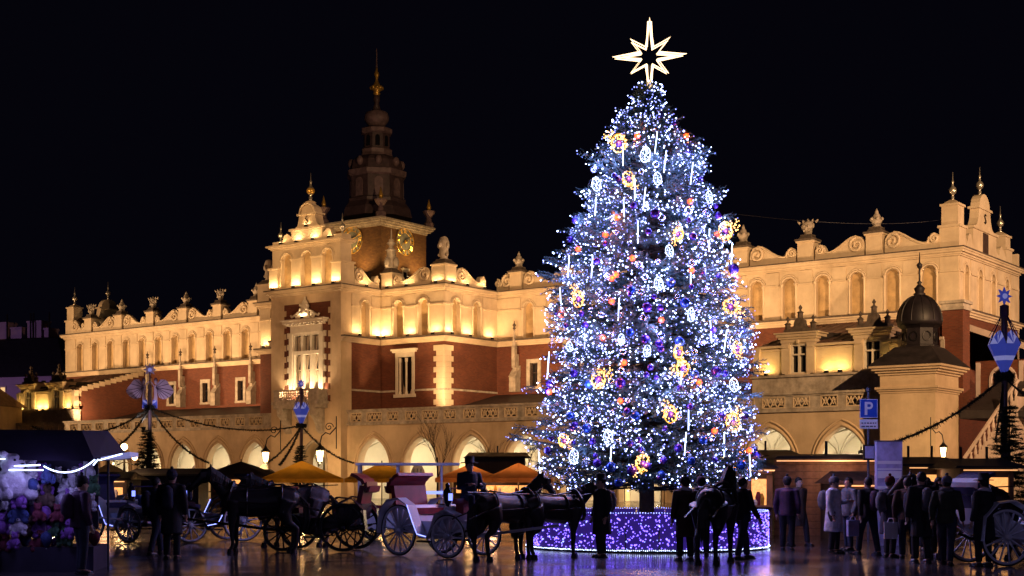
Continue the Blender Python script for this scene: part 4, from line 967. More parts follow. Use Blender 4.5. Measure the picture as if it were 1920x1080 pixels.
# floodlights along the arcade roof, throwing light up the attic wall
def roof_flood(x, y, z, power, label, group, tz=16.0):
    e = thing('roof_floodlight', label, 'floodlight', hw(x, y, z), HALL_RZ, group); m_ = MB(); m_.box(-.22, .22, -.12, .12, 0, .3); m_.build('housing', 'iron', e)
    light('SPOT', e, (0, 0, .5), power, MW, .15, (0, -y, tz - z), 120, 1)
for i in range(6): roof_flood(-14.5 - 5 * i, -10.2, 6.95, 3700, 'floodlight on the arcade roof below the right wing', 'arcade roof floodlights, right wing')
for i in range(5): roof_flood(-67 - 5.2 * i, -10.2, 6.95, 3300, 'floodlight on the arcade roof below the left wing', 'arcade roof floodlights, left wing')
for x in (-8.1, -2.75): roof_flood(x, -7.2, 12.02, 800, 'floodlight on a right dormer roof', 'dormer roof floodlights, right')
for x in (-97.3, -92.4): roof_flood(x, -7.2, 12.02, 1100, 'floodlight on a left dormer roof', 'dormer roof floodlights, left')
def shoulder_flood(x, y, z, aim, power, label, group):
    e = thing('roof_floodlight', label, 'floodlight', hw(x, y, z), HALL_RZ, group); m_ = MB(); m_.box(-.22, .22, -.12, .12, 0, .3); m_.build('housing', 'iron', e)
    light('SPOT', e, (0, 0, .5), power, WARM, .15, aim, 38, .8)
for x in (-47.6, -45.6, -43.6, -41.9): shoulder_flood(x, -10.6, 6.75, (0, 3.3, 10.2), 2600, 'floodlight on the arcade roof below the shoulder front', 'shoulder floodlights, front')
for y in (-6.2, -4.2, -1.8): shoulder_flood(-37.9, y, 7.9 + .1 * y, (-3.3, 0, 9), 2400, 'floodlight on the arcade roof beside the shoulder flank', 'shoulder floodlights, flank')
mast(hw(-54, -78)[:2], 10, [(hw(-52.65, BY, 21.5), 70000, WARM, 10.5), (hw(-52.5, BY, 11.5), 16000, WARM2, 6)], 'second floodlight mast in the square facing the bay gable')
# arcade ceiling lamps
ORD = 'nearest second third fourth fifth sixth seventh eighth ninth tenth'.split()
for i, x in enumerate(ra[::-1] + la):
    wp = hw(x, AY + .7 + vd / 2, 3.4)
    e = thing('arcade_lamp', 'hanging lamp under the ' + (ORD[i] if i < len(ra) else ORD[i - len(ra)]) + (' arch right of' if i < len(ra) else ' arch left of') + ' the bay', 'lamp', wp, HALL_RZ, 'lamps under the arcade vaults')
    b = MB(); b.lathe([(.05, .5), (.05, .3), (.2, .22), (.22, 0), (.12, -.06)], (0, 0, 0), 8); b.tube([(0, 0, .4), (0, 0, 1.8)], .02, 4); b.build('lamp_cap', 'iron', e)
    b = MB(); b.ball((0, 0, -.1), .14, 8, 6); b.build('lamp_globe', 'lamp_glass', e, True)
    light('POINT', e, (0, 0, -.35), 340 if x > -60 else 230, (1, .80, .52), .15)

# ------------------------------------------------------------------ the big lit spruce
TCX, TCY = 3.36, 35.2
PROF = [(1.35, 1.8), (1.55, 2.45), (1.94, 2.62), (3.0, 2.5), (4.33, 2.4), (5.66, 2.25), (7.0, 2.02), (8.05, 1.76), (9.25, 1.36), (10.2, .82), (10.7, .5), (11.24, .26), (11.55, .05)]
def trad(z):
    for (a, b), (c, d) in zip(PROF, PROF[1:]):
        if a <= z <= c: return b + (d - b) * (z - a) / (c - a)
    return .05
tree = thing('christmas_tree', 'huge spruce covered in blue-white lights and baubles with glowing star', 'tree', (TCX, TCY, 0))
m = MB(); m.lathe([(.2, 0), (.19, 1), (.15, 5), (.07, 9), (.02, 11.5)], (0, 0, 0), 10); m.build('trunk', 'bark', tree, True)
def spray(mb, p, d, L, n, w, rg, nl=.13):
    """a needled twig: a bent axis with narrow blades on every side"""
    d = d.normalized(); a = d.orthogonal().normalized(); b = d.cross(a)
    for i in range(n):
        s = i / n; c = p + d * (L * s); ang = rg.random() * 2 * PI
        o = (a * math.cos(ang) + b * math.sin(ang)) * .8 + d * .75; l = nl * (1 - .4 * s) * rg.uniform(.7, 1.2)
        t = d.cross(o).normalized() * w
        k = len(mb.v); mb.v += [tuple(c - t), tuple(c + t), tuple(c + o * l)]; mb.f.append((k, k + 1, k + 2))
    k = len(mb.v); e = p + d * (L * 1.05); mb.v += [tuple(p - a * .012), tuple(p + a * .012), tuple(e)]; mb.f.append((k, k + 1, k + 2))
rg = random.Random(11)
cr = MB(); lb_ = MB(); tips = []
zz = 1.5; nb_ = 0
while zz < 11.3:
    rr = trad(zz); cnt = int(6 + rr * 8.5)
    for i in range(cnt):
        a = rg.random() * 2 * PI; z0 = zz + rg.uniform(-.12, .12)
        lump = 1 + .10 * math.sin(a * 3 + zz * 1.7) + .09 * math.sin(a * 5 - zz * 2.9) + .06 * math.sin(zz * 7.5 + 2 * math.sin(a * 2))
        L = rr * lump * rg.uniform(.80, 1.06)
        if rg.random() < .06: L *= 1.14
        droop = rg.uniform(-.30, .0) if zz < 9 else rg.uniform(.0, .5)
        dv = Vector((math.cos(a), math.sin(a), droop)); st = Vector((0, 0, z0 - droop * L * .6)); 
        side = Vector((-math.sin(a), math.cos(a), 0))
        P = [st + dv * (L * q) + Vector((0, 0, .12 * L * (q ** 2))) for q in (0, .35, .7, 1)]
        lb_.tube(P, [.03, .022, .014, .006], 4)
        nt_ = int(5 + L * 5)
        for j in range(nt_):
            q = .32 + .68 * (j + rg.random()) / nt_
            p = st + dv * (L * q) + Vector((0, 0, .12 * L * q * q)); s = 1 if j % 2 else -1
            td = dv * rg.uniform(.4, 1) + side * (s * rg.uniform(.3, .95)) + Vector((0, 0, rg.uniform(-.35, .2)))
            tl = rg.uniform(.18, .36) * (1.25 - .4 * q)
            spray(cr, p, td, tl, 12, .012, rg)
            tips.append((p + td.normalized() * tl, a, q))
        spray(cr, P[-1] - dv * .2, dv + Vector((0, 0, .25)), .34, 16, .012, rg)
        tips.append((P[-1] + dv * .14, a, 1.0))
    zz += .155
cr.v and cr.build('crown', 'spruce', tree); lb_.build('branches', 'bark', tree)
# string lights: thousands of tiny bulbs, nobody could count them
OCT = [(1, 0, 0), (-1, 0, 0), (0, 1, 0), (0, -1, 0), (0, 0, 1), (0, 0, -1)]
OF = [(0, 2, 4), (2, 1, 4), (1, 3, 4), (3, 0, 4), (2, 0, 5), (1, 2, 5), (3, 1, 5), (0, 3, 5)]
def octa(mb, p, r):
    k = len(mb.v); mb.v += [(p[0] + a * r, p[1] + b * r, p[2] + c * r) for a, b, c in OCT]; mb.f += [tuple(k + i for i in f) for f in OF]
bw_, bs_, bd_ = MB(), MB(), MB()
for p, a, q in tips:
    if q < .5: continue
    dens = 1.5 if p.z > 2.6 else .7
    if rg.random() > dens * (.35 + .65 * q): continue
    cl = math.sin(p.x * 3.1 + p.z * 1.3) * math.sin(p.y * 2.7 - p.z * 2.1) + .8 * math.sin(p.z * 3.3 + p.x * 1.7)
    if cl < -.45 and rg.random() < .6: continue
    big = rg.random() - .12 * cl
    o = p + Vector((math.cos(a), math.sin(a), 0)) * .03
    if big < .38: octa(bw_, o, rg.uniform(.013, .028))
    elif big < .74: octa(bs_, o, rg.uniform(.014, .022))
    else: octa(bd_, o, rg.uniform(.013, .019))
sl = tag(thing('string_lights', 'thousands of tiny blue-white bulbs strung over the big spruce', 'string lights', (TCX, TCY, 0)), None, None, kind='stuff')
for mb, m_ in ((bw_, 'bulb_white'), (bs_, 'bulb_soft'), (bd_, 'bulb_dim')): tag(mb.build('bulbs', m_, sl), None, None, kind='stuff')
# where something hangs on the front of the crown, from its height and bearing
def on_tree(px, py, out=.06):
    Z = TCY
    for _ in range(4):
        x, _y, z = at(px, Z, py); r = trad(max(1.4, min(11.4, z))) + out; dx = max(-r * .98, min(r * .98, x - TCX)); Z = TCY - math.sqrt(max(0, r * r - dx * dx)) * .96
    return Vector((TCX + dx, Z, z))
ORD = 'topmost second third fourth fifth sixth seventh eighth ninth tenth eleventh twelfth thirteenth fourteenth fifteenth sixteenth seventeenth eighteenth nineteenth twentieth twenty-first twenty-second twenty-third twenty-fourth twenty-fifth twenty-sixth twenty-seventh twenty-eighth lowest'.split()
def ordl(i, n): return 'topmost' if i == 0 else 'lowest' if i == n - 1 else ORD[i] + ' from the top'
def by_height(L): return sorted(L, key=lambda q: q[1])
def hang(name, me, p, label, cat, group, m=None, rot=None):
    o = link(name, me, None, p, 0, m)
    if rot: o.rotation_euler = rot
    return tag(o, label, cat, group)
b = MB(); b.ball((0, 0, 0), 1, 14, 8); ballm = b.mesh('bauble', 'bauble_blue', True)
capb = MB(); capb.lathe([(.22, .93), (.22, 1.1), (.06, 1.14)], (0, 0, 0), 8); capm = capb.mesh('bauble_cap', 'silver')
def bauble(p, r, m, label, group):
    o = hang('bauble', ballm, p, label, 'bauble', group, m); o.scale = (r, r, r); link('bauble_cap', capm, o)
big_blue = [(1258, 530), (1183, 543), (1181, 623), (1274, 641), (1302, 702), (1318, 825), (1296, 864), (1240, 890), (1146, 876), (1100, 803), (1192, 780), (1104, 720), (1284, 567), (1070, 780), (1390, 872), (1160, 905)]
big_violet = [(1210, 636), (1163, 718), (1076, 700), (1272, 840), (1120, 868), (1185, 882), (1213, 576), (1375, 505), (1343, 697), (1028, 845), (1228, 400), (1420, 855)]
for i, (x, y) in enumerate(by_height(big_blue)): bauble(on_tree(x, y, .12), rnd.uniform(.10, .135), 'bauble_blue', 'large shiny blue bauble on the spruce, ' + ordl(i, len(big_blue)) + ' of the blue ones', 'blue baubles on the spruce')
for i, (x, y) in enumerate(by_height(big_violet)): bauble(on_tree(x, y, .12), rnd.uniform(.10, .135), 'bauble_violet', 'large dark violet bauble on the spruce, ' + ordl(i, len(big_violet)) + ' of the big violet ones', 'violet baubles on the spruce')
for i in range(270):
    z = rg.uniform(1.7, 10.9); r = trad(z); a = -PI / 2 + rg.uniform(-1.5, 1.5) * (1 if i % 9 else 2)
    if rg.random() > (r + .8) / 3.4: z = rg.uniform(1.8, 7); r = trad(z)
    p = Vector((TCX + (r + .08) * math.cos(a), TCY + (r + .08) * math.sin(a), z))
    bauble(p, rg.uniform(.06, .10), 'clear_glass' if i % 4 else 'bauble_violet', 'small clear glass bauble hanging among the spruce lights' if i % 4 else 'small violet bauble hanging among the spruce lights', 'clear baubles on the spruce' if i % 4 else 'small violet baubles on the spruce')
# hanging led icicles
ic = MB(); ic.tube([(0, 0, -.27), (0, 0, .27)], .013, 6); icm = ic.mesh('led_icicle', 'led_white')
tubes = [(1168, 290), (1247, 303), (1196, 435), (1110, 500), (1051, 560), (1020, 680), (1096, 632), (1333, 622), (1278, 705), (1291, 785), (1285, 832), (1208, 372), (1297, 325), (1376, 475), (1358, 835), (1145, 858), (1006, 868), (1406, 872), (1066, 500), (1117, 383), (1170, 395), (1295, 520), (1160, 580), (1014, 690), (1230, 268), (1360, 640), (1190, 355), (1330, 450)]
for i, (x, y) in enumerate(by_height(tubes)): hang('led_icicle', icm, on_tree(x, y, .14), 'glowing white LED icicle tube on the spruce, ' + ordl(i, len(tubes)), 'LED tube', 'LED icicles on the spruce', None, (rnd.uniform(-.08, .08), rnd.choice((0, 0, .06, -.05, .12)), 0))
# white light rings
wr = MB()
for i in range(20): t = 2 * PI * i / 20; octa(wr, (.12 * math.cos(t), 0, .19 * math.sin(t)), rg.uniform(.012, .024))
for i in range(34): octa(wr, (rg.gauss(0, .065), rg.uniform(-.05, .03), rg.gauss(0, .11)), rg.uniform(.010, .022))
wr.tube([(.13 * math.cos(t), .01, .2 * math.sin(t)) for t in [2 * PI * i / 16 for i in range(16)]], .006, 4, True); wrm = wr.mesh('light_ring', 'led_white')
rings = [(1233, 335), (1118, 345), (1296, 590), (1213, 658), (1068, 650), (1376, 722), (1076, 856), (1235, 532), (1165, 636), (1255, 470), (1140, 820), (1210, 290), (1330, 370)]
for i, (x, y) in enumerate(by_height(rings)):
    o = hang('light_ring', wrm, on_tree(x, y, .16), 'oval white light ring on the spruce, ' + ordl(i, len(rings)), 'light ring', 'white light rings on the spruce', None, (0, rnd.uniform(-.2, .2), rnd.uniform(-.7, .7))); q_ = rnd.uniform(.6, .95); o.scale = (q_, q_, q_)
# golden flower lights: a ring of warm bulbs round a violet bauble
gr = MB()
for i in range(85):
    a = rg.random() * 2 * PI; r = abs(rg.gauss(.2, .055)); octa(gr, (r * .8 * math.cos(a), rg.uniform(-.06, .06), r * math.sin(a) + (.2 if rg.random() < .3 else 0)), rg.uniform(.018, .032))
grm = gr.mesh('bulbs', 'bulb_gold'); grf = MB(); grf.tube([(.2 * math.cos(a), .02, .25 * math.sin(a)) for a in [2 * PI * i / 14 for i in range(14)]], .02, 5, True); grfm = grf.mesh('hoop', 'gold')
wreaths = [(1178, 335), (1272, 438), (1360, 434), (1084, 560), (1370, 575), (1382, 652), (1122, 710), (1280, 690), (1257, 776), (1057, 826), (1205, 868), (1374, 792), (1160, 268), (1272, 660)]
for i, (x, y) in enumerate(by_height(wreaths)):
    p = on_tree(x, y, .14); e = thing('golden_light_wreath', 'golden ring of warm bulbs round a violet ball on the spruce, ' + ordl(i, len(wreaths)), 'light wreath', p, rnd.uniform(-.4, .4), 'golden light wreaths on the spruce')
    bo_ = tag(link('bulbs', grm, e), None, None, kind='stuff'); bo_.rotation_euler = (0, rnd.uniform(0, 6.2), 0); q_ = rnd.uniform(.6, .95); e.scale = (q_ * rnd.uniform(.75, 1), q_, q_); link('hoop', grfm, e); o = link('centre_ball', ballm, e, (0, -.03, -.02), 0, 'bauble_violet'); o.scale = (.1, .1, .1)
    light('POINT', e, (0, -.25, 0), 26, (1, .50, .15), .1)
# amber lamps
am_ = MB(); am_.ball((0, 0, 0), .07, 8, 6)
for i in range(7):
    a = i * 2 * PI / 7; am_.tube([(.04 * math.cos(a), 0, .04 * math.sin(a)), (.085 * math.cos(a), 0, .085 * math.sin(a))], [.014, .003], 4)
amm_ = am_.mesh('amber_lamp', 'bulb_amber')
ambers = [(1293, 255), (1155, 408), (1135, 440), (1186, 484), (1147, 522), (1297, 507), (1240, 600), (1130, 633), (1170, 680), (1311, 717), (1163, 752), (1084, 467), (1391, 520), (1030, 735), (1405, 845), (1294, 378), (1147, 565), (1155, 515), (1052, 590), (1345, 440), (1340, 808), (1195, 255)]
for i, (x, y) in enumerate(by_height(ambers)):
    p = on_tree(x, y, .16); o = hang('amber_lamp', amm_, p, 'glowing orange lamp among the spruce branches, ' + ordl(i, len(ambers)), 'lamp', 'amber lamps on the spruce'); light('POINT', o, (0, -.12, .0), 30, (1, .13, .01), .06)
# added unseen point lights just outside the crown, standing in for the bulbs' glow
for z, r in ((2.4, 2.6), (3.8, 2.4), (5.2, 2.2), (6.6, 1.9), (8.0, 1.5), (9.4, 1.0)):
    for i in range(5):
        a = -PI / 2 + (i - 2) * .62; light('POINT', sl, ((r + .35) * math.cos(a), (r + .35) * math.sin(a), z), (40 if z < 3 else 115), (.28, .35, 1), .25)
# topping star
star = thing('tree_star', 'glowing warm white eight-pointed star on top of the spruce', 'star', (TCX + .06, TCY, 12.22))
def star_ring(par, sc2, y, rt):
    L = [(0, .93), (.5, .45), (.9, .05), (.46, -.42), (0, -.83), (-.46, -.42), (-.9, -.03), (-.46, .40)]
    order = []
    for i in range(8):
        a = PI / 2 - i * PI / 4; p = L[i]; n_ = .235
        order.append((p[0] * sc2, p[1] * sc2)); b2 = a - PI / 8; order.append((n_ * math.cos(b2) * sc2, n_ * math.sin(b2) * sc2))
    m = MB(); m.tube([(x, y, z) for x, z in order], rt, 5, True); m.build('star_tube', 'star_tube', par)
star_ring(star, 1.0, -.1, .032); star_ring(star, .93, .08, .028); star_ring(star, .85, -.02, .018)
m = MB()
for s in (-1, 1): m.tube([(s * .03, 0, -.95), (s * .03, 0, -.2)], .018, 5)
m.build('star_mount', 'iron', star)
for s in (-1, 1):
    m = MB(); m.tube([(s * .07, -.1, .22), (s * .035, -.1, .85)], .022, 5); m.build('star_tube', 'star_tube', star)
    m = MB(); m.tube([(s * .07, -.1, -.22), (s * .04, -.1, -.78)], .022, 5); m.build('star_tube', 'star_tube', star)
light('POINT', star, (0, -.5, 0), 18, (1, .75, .45), .3)

# ------------------------------------------------------------------ lit drum round the tree foot
RR = 2.97
dr = thing('tree_stand_fence', 'round violet lit fence with sparkling bulbs round the tree foot', 'fence', (TCX, TCY, 0))
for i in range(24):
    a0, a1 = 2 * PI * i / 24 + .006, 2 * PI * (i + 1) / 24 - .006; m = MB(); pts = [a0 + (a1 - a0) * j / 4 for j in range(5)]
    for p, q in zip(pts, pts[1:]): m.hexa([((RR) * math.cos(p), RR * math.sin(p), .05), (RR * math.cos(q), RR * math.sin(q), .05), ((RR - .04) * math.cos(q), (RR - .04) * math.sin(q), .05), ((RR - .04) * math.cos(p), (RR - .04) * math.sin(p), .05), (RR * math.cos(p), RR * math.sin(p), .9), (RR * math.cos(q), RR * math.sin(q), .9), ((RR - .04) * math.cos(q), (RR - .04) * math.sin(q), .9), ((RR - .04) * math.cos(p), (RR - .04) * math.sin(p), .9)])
    m.build('fence_panel', 'violet_glow_panel', dr)
for z, r, m_, n_ in ((.06, RR + .04, 'led_white', 420), (.92, RR, 'bulb_soft', 300)):
    m = MB(); m.tube([(r * math.cos(a), r * math.sin(a), z) for a in [2 * PI * i / 72 for i in range(72)]], .009, 5, True); ro = m.build('rope_cable', 'sign_back', dr)
    m = MB()
    for i in range(n_): a = 2 * PI * i / n_; octa(m, (r * math.cos(a), r * math.sin(a) , z + rg.uniform(-.006, .006)), rg.uniform(.012, .02))
    tag(m.build('rope_light_bulbs', m_, ro), None, None, kind='stuff')
m = MB(); m2 = MB()
for i in range(2200):
    a = rg.random() * 2 * PI; z = rg.uniform(.09, .88); octa(m if i % 7 else m2, ((RR + .02) * math.cos(a), (RR + .02) * math.sin(a), z), abs(rg.gauss(.012, .005)) + .005)
tag(m.build('bulbs', 'bulb_violet', dr), None, None, kind='stuff'); tag(m2.build('bulbs', 'bulb_soft', dr), None, None, kind='stuff')
m = MB(); m.lathe([(RR - .06, .02), (RR - .06, .12), (.3, .5)], (0, 0, 0), 36); m.build('fence_floor', 'spruce_dark', dr)

# ------------------------------------------------------------------ poles with garlands
def small_spruce(h, r, seed, mname):
    rg = random.Random(seed); m = MB(); z = .25
    while z < h:
        rr = r * (1 - z / h) ** .85 + .05
        for i in range(int(7 + rr * 9)):
            a = rg.random() * 2 * PI; L = rr * rg.uniform(.7, 1.15); dv = Vector((math.cos(a), math.sin(a), rg.uniform(-.2, .25))); sd = Vector((-math.sin(a), math.cos(a), 0))
            for j in range(5):
                q = .25 + .75 * j / 5; spray(m, Vector((0, 0, z)) + dv * (L * q), dv + sd * (rg.uniform(.4, .9) * (1 if j % 2 else -1)), .26, 6, .014, rg, .14)
            spray(m, Vector((0, 0, z)) + dv * (L * .6), dv, L * .45, 8, .014, rg, .12)
        z += .16
    t = MB(); t.lathe([(.08, 0), (.06, h * .5), (.01, h)], (0, 0, 0), 7)
    return m.mesh('crown', mname), t.mesh('trunk', 'bark')
SP = small_spruce(4.0, 1.1, 3, 'spruce_dark')
def spruce_at(x, y, s, label):
    e = thing('potted_spruce', label, 'tree', (x, y, 0), rnd.random() * 6, 'small spruces round the poles'); e.scale = (s, s, s); link('crown', SP[0], e); link('trunk', SP[1], e)
def garland(p, q, sag, label, r=.10, seed=1):
    rg = random.Random(seed); p, q = Vector(p), Vector(q); n = max(12, int((q - p).length * 5)); m = MB(); c = MB(); P = []
    for i in range(n + 1):
        s = i / n; P.append(p.lerp(q, s) - Vector((0, 0, sag * 4 * s * (1 - s))))
    c.tube(P, r * .35, 5)
    for a, b in zip(P, P[1:]):
        d = (b - a).normalized(); u = d.orthogonal().normalized(); v = d.cross(u)
        for j in range(11):
            ang = rg.random() * 2 * PI; o = u * math.cos(ang) + v * math.sin(ang) + d * rg.uniform(-.6, .6); cc = a.lerp(b, rg.random()); t = d.cross(o).normalized() * .02; k = len(m.v)
            m.v += [tuple(cc - t), tuple(cc + t), tuple(cc + o * r * rg.uniform(.7, 1.6))]; m.f.append((k, k + 1, k + 2))
    e = thing('garland', label, 'garland', (0, 0, 0), 0, 'evergreen garlands'); c.build('cord', 'garland', e); tag(m.build('needles', 'garland', e), None, None, kind='stuff')
def pole(x, y, h, label):
    e = thing('decorated_pole', label, 'pole', (x, y, 0)); m = MB(); m.lathe([(.22, 0), (.22, .3), (.13, .4), (.11, h)], (0, 0, 0), 10); m.build('pole_shaft', 'pole_paint', e)
    return e
def wreath_hub(e, z):
    m = MB(); rg = random.Random(5)
    for i in range(170):
        a = rg.random() * 2 * PI; p = Vector((.2 * math.cos(a), .2 * math.sin(a), z + rg.uniform(-.12, .12))); spray(m, p, Vector((math.cos(a), math.sin(a), rg.uniform(-.6, .6))), .2, 4, .02, rg, .12)
    tag(m.build('wreath', 'garland', e), None, None, kind='stuff')
def star8(e, z, r, m_='kite_blue'):
    m = MB(); P = []
    for i in range(16):
        a = i * PI / 8; rr = r if i % 2 == 0 else r * .5; P.append((rr * math.sin(a), z + rr * math.cos(a)))
    m.extr(I0, P, -.03, .03); o = m.build('star', m_, e); c = MB(); c.ball((0, -.03, z), r * .3, 8, 5); c.build('star_boss', 'kite_pale', o, True)
def kite(x, y, rz, label):
    e = pole(x, y, 7.95, label); e.rotation_euler = (0, 0, rz)
    m = MB(); m.lathe([(.13, 7.55), (.16, 7.6), (.16, 7.95), (.05, 8.0)], (0, 0, 0), 8); m.build('pole_cap', 'angel_line', e)
    n = 6; zt, zb = 6.55, 5.55; r = .62
    c = lambda i: (r * math.cos(i * PI / 3), r * math.sin(i * PI / 3))
    for i in range(n):
        a, b = c(i), c(i + 1); mid = ((a[0] + b[0]) / 2, (a[1] + b[1]) / 2)
        m = MB(); bt_ = (.14, .14)
        lo = lambda p, q: (p[0] * q + .0, p[1] * q)
        # lower facet in bands, upper fan
        for (s0, s1, mm) in ((0, .42, 'kite_blue'), (.42, .58, 'kite_pale'), (.58, 1.0, 'kite_blue')):
            k0, k1 = .2 + .8 * s0, .2 + .8 * s1; z0, z1 = zb + (zt - zb) * s0, zb + (zt - zb) * s1
            f = MB(); f.poly([(a[0] * k0, a[1] * k0, z0), (b[0] * k0, b[1] * k0, z0), (b[0] * k1, b[1] * k1, z1), (a[0] * k1, a[1] * k1, z1)])
            ip = .97; f.poly([(a[0] * k0 * ip, a[1] * k0 * ip, z0), (b[0] * k0 * ip, b[1] * k0 * ip, z0), (b[0] * k1 * ip, b[1] * k1 * ip, z1), (a[0] * k1 * ip, a[1] * k1 * ip, z1)]); f.build('lantern_facet', mm, e)
        for j in range(6):
            t0, t1 = j / 6, (j + 1) / 6; q0 = (a[0] + (b[0] - a[0]) * t0, a[1] + (b[1] - a[1]) * t0); q1 = (a[0] + (b[0] - a[0]) * t1, a[1] + (b[1] - a[1]) * t1)
            hgt = lambda t: zt + .5 * math.sin(PI * t); kk = lambda t: 1 - .28 * math.sin(PI * t)
            f = MB(); f.poly([(mid[0], mid[1], zt), (q1[0], q1[1], zt)] if False else [(mid[0] * 1.0, mid[1] * 1.0, zt), (q0[0] * kk(t0), q0[1] * kk(t0), hgt(t0)), (q1[0] * kk(t1), q1[1] * kk(t1), hgt(t1))]); f.build('fan_fold', 'kite_blue' if j % 2 else 'kite_pale', e)
        m = MB(); m.tube([(a[0], a[1], zt), (.1 * math.cos(i * PI / 3), .1 * math.sin(i * PI / 3), 7.6)], .018, 4); m.tube([(mid[0], mid[1], zt + .3), (.1 * math.cos(i * PI / 3 + .5), .1 * math.sin(i * PI / 3 + .5), 7.6)], .012, 4); m.build('lantern_rib', 'angel_line', e)
    star8(e, 8.3, .33); m = MB(); m.tube([(0, 0, 7.9), (0, 0, 8.3)], .03, 5); m.build('star_stem', 'angel_line', e)
    wreath_hub(e, 5.4); return e
kx, ky = at(1883, 51); kite(kx, ky, .3, 'tall pole with blue folded kite lantern at right, beside the stair')
k2x, k2y = at(565, 98); kite(k2x, k2y, .6, 'tall pole with blue kite lantern before the central balcony')
ax, ay = at(281, 84)
ang = pole(ax, ay, 7.3, 'tall pole with two lilac winged angels and star'); ang.rotation_euler = (0, 0, .08)
def angel(par, s):
    e = bpy.data.objects.new('angel', None); COL.objects.link(e); e.parent = par
    X = lambda P: [(s * a, b) for a, b in P] if s > 0 else [(s * a, b) for a, b in P][::-1]
    e.scale = (.56, 1, 1)
    F = Frame(0, 0, 0)
    m = MB(); m.extr(F, X([(.22, 5.95), (.8, 5.85), (.78, 6.6), (.68, 7.25), (.42, 7.3), (.45, 6.6)]), -.04, .02); m.build('gown', 'angel_board', e)
    m = MB(); m.ball((s * .62, -.02, 7.48), .17, 10, 6, sy=.35); m.build('head', 'angel_board', e, True)
    m = MB(); m.tube([(s * .62 + .19 * math.cos(a), -.06, 7.5 + .19 * math.sin(a)) for a in [PI * i / 8 for i in range(9)]], .035, 5); m.build('hair', 'angel_line', e)
    m = MB(); m.tube([(s * .5, -.03, 7.2), (s * .25, -.03, 7.4), (s * .08, -.03, 7.5)], .045, 5); m.build('arm', 'angel_board', e)
    tipz = [(2.5, 6.95), (2.25, 6.7), (1.95, 6.55), (1.6, 6.45), (1.25, 6.45), (.95, 6.55)]
    top = [(.72, 7.35), (1.1, 7.62), (1.6, 7.62), (2.0, 7.35), (2.5, 6.95)]
    root = (.6, 7.15); ring = top + tipz[1:]
    for i, (p, q) in enumerate(zip(ring, ring[1:])):
        f = MB(); f.extr(F, X([root, q, ((p[0] + q[0]) / 2 * 1.0 + .05, (p[1] + q[1]) / 2), p]), -.03, .0); f.build('feather', 'angel_board', e)
        l = MB(); l.tube([F.p(s * root[0], root[1], .01), F.p(s * q[0], q[1], .01)], .016, 4); l.build('feather_line', 'angel_line', e)
    m = MB(); m.extr(F, X([(.24, 5.98), (.78, 5.9), (.76, 6.35), (.3, 6.4)]), .022, .04); m.build('skirt_panel', 'kite_blue', e)
    m = MB(); m.extr(F, X([(.3, 6.15), (.7, 6.3), (.68, 6.42), (.3, 6.28)]), .042, .05); m.build('skirt_band', 'kite_pale', e)
angel(ang, 1); angel(ang, -1); star8(ang, 8.2, .42, 'angel_board'); m = MB(); m.tube([(0, 0, 7.2), (0, 0, 8.2)], .05, 6); m.build('star_stem', 'angel_line', ang); wreath_hub(ang, 5.95)
spruce_at(ax, ay - .6, 1.15, 'small dark spruce at foot of the angel pole'); spruce_at(k2x, k2y - .5, 1.0, 'small dark spruce at foot of the pole before the balcony'); spruce_at(kx, ky - .5, 1.08, 'small dark spruce at foot of the right kite lantern pole')
P3 = lambda px, py, Z: at(px, Z, py)
A0 = (ax, ay, 5.95); K0 = (k2x, k2y, 5.4); K1 = (kx, ky, 5.4)
garland(A0, P3(60, 800, 70), .9, 'garland from angel pole sweeping down to the left', seed=2); garland(A0, P3(190, 852, 72), .5, 'garland from angel pole dropping steeply down left', seed=3)
garland(A0, P3(392, 868, 76), .5, 'garland from angel pole dropping steeply down right', seed=4); garland(A0, K0, .75, 'long garland slung between angel pole and balcony pole', seed=5)
garland(K0, P3(500, 868, 90), .3, 'garland from balcony pole dropping down left', seed=6); garland(K0, P3(524, 872, 84), .25, 'second garland from balcony pole dropping beside its left neighbour', seed=7)
garland(K0, P3(664, 868, 90), .45, 'garland from balcony pole dropping down right', seed=8)
garland(K1, P3(1678, 828, 46), .28, 'garland from right lantern pole down to the lilac pylon', seed=9); garland(K1, P3(1990, 760, 48), .3, 'garland from right lantern pole leaving the picture at right', seed=10)
garland(K1, P3(1866, 830, 50.4), .05, 'garland hanging straight down the right lantern pole', seed=11)
cbl = MB(); pA_, pB_ = Vector(P3(1385, 402, 60)), Vector(P3(1780, 410, 110)); cbl.tube([pA_.lerp(pB_, i / 12) - Vector((0, 0, 1.6 * i / 12 * (1 - i / 12))) for i in range(13)], .009, 4); tag(cbl.build('overhead_cable', 'sign_back'), 'thin overhead cable crossing the night sky at right', 'cable')

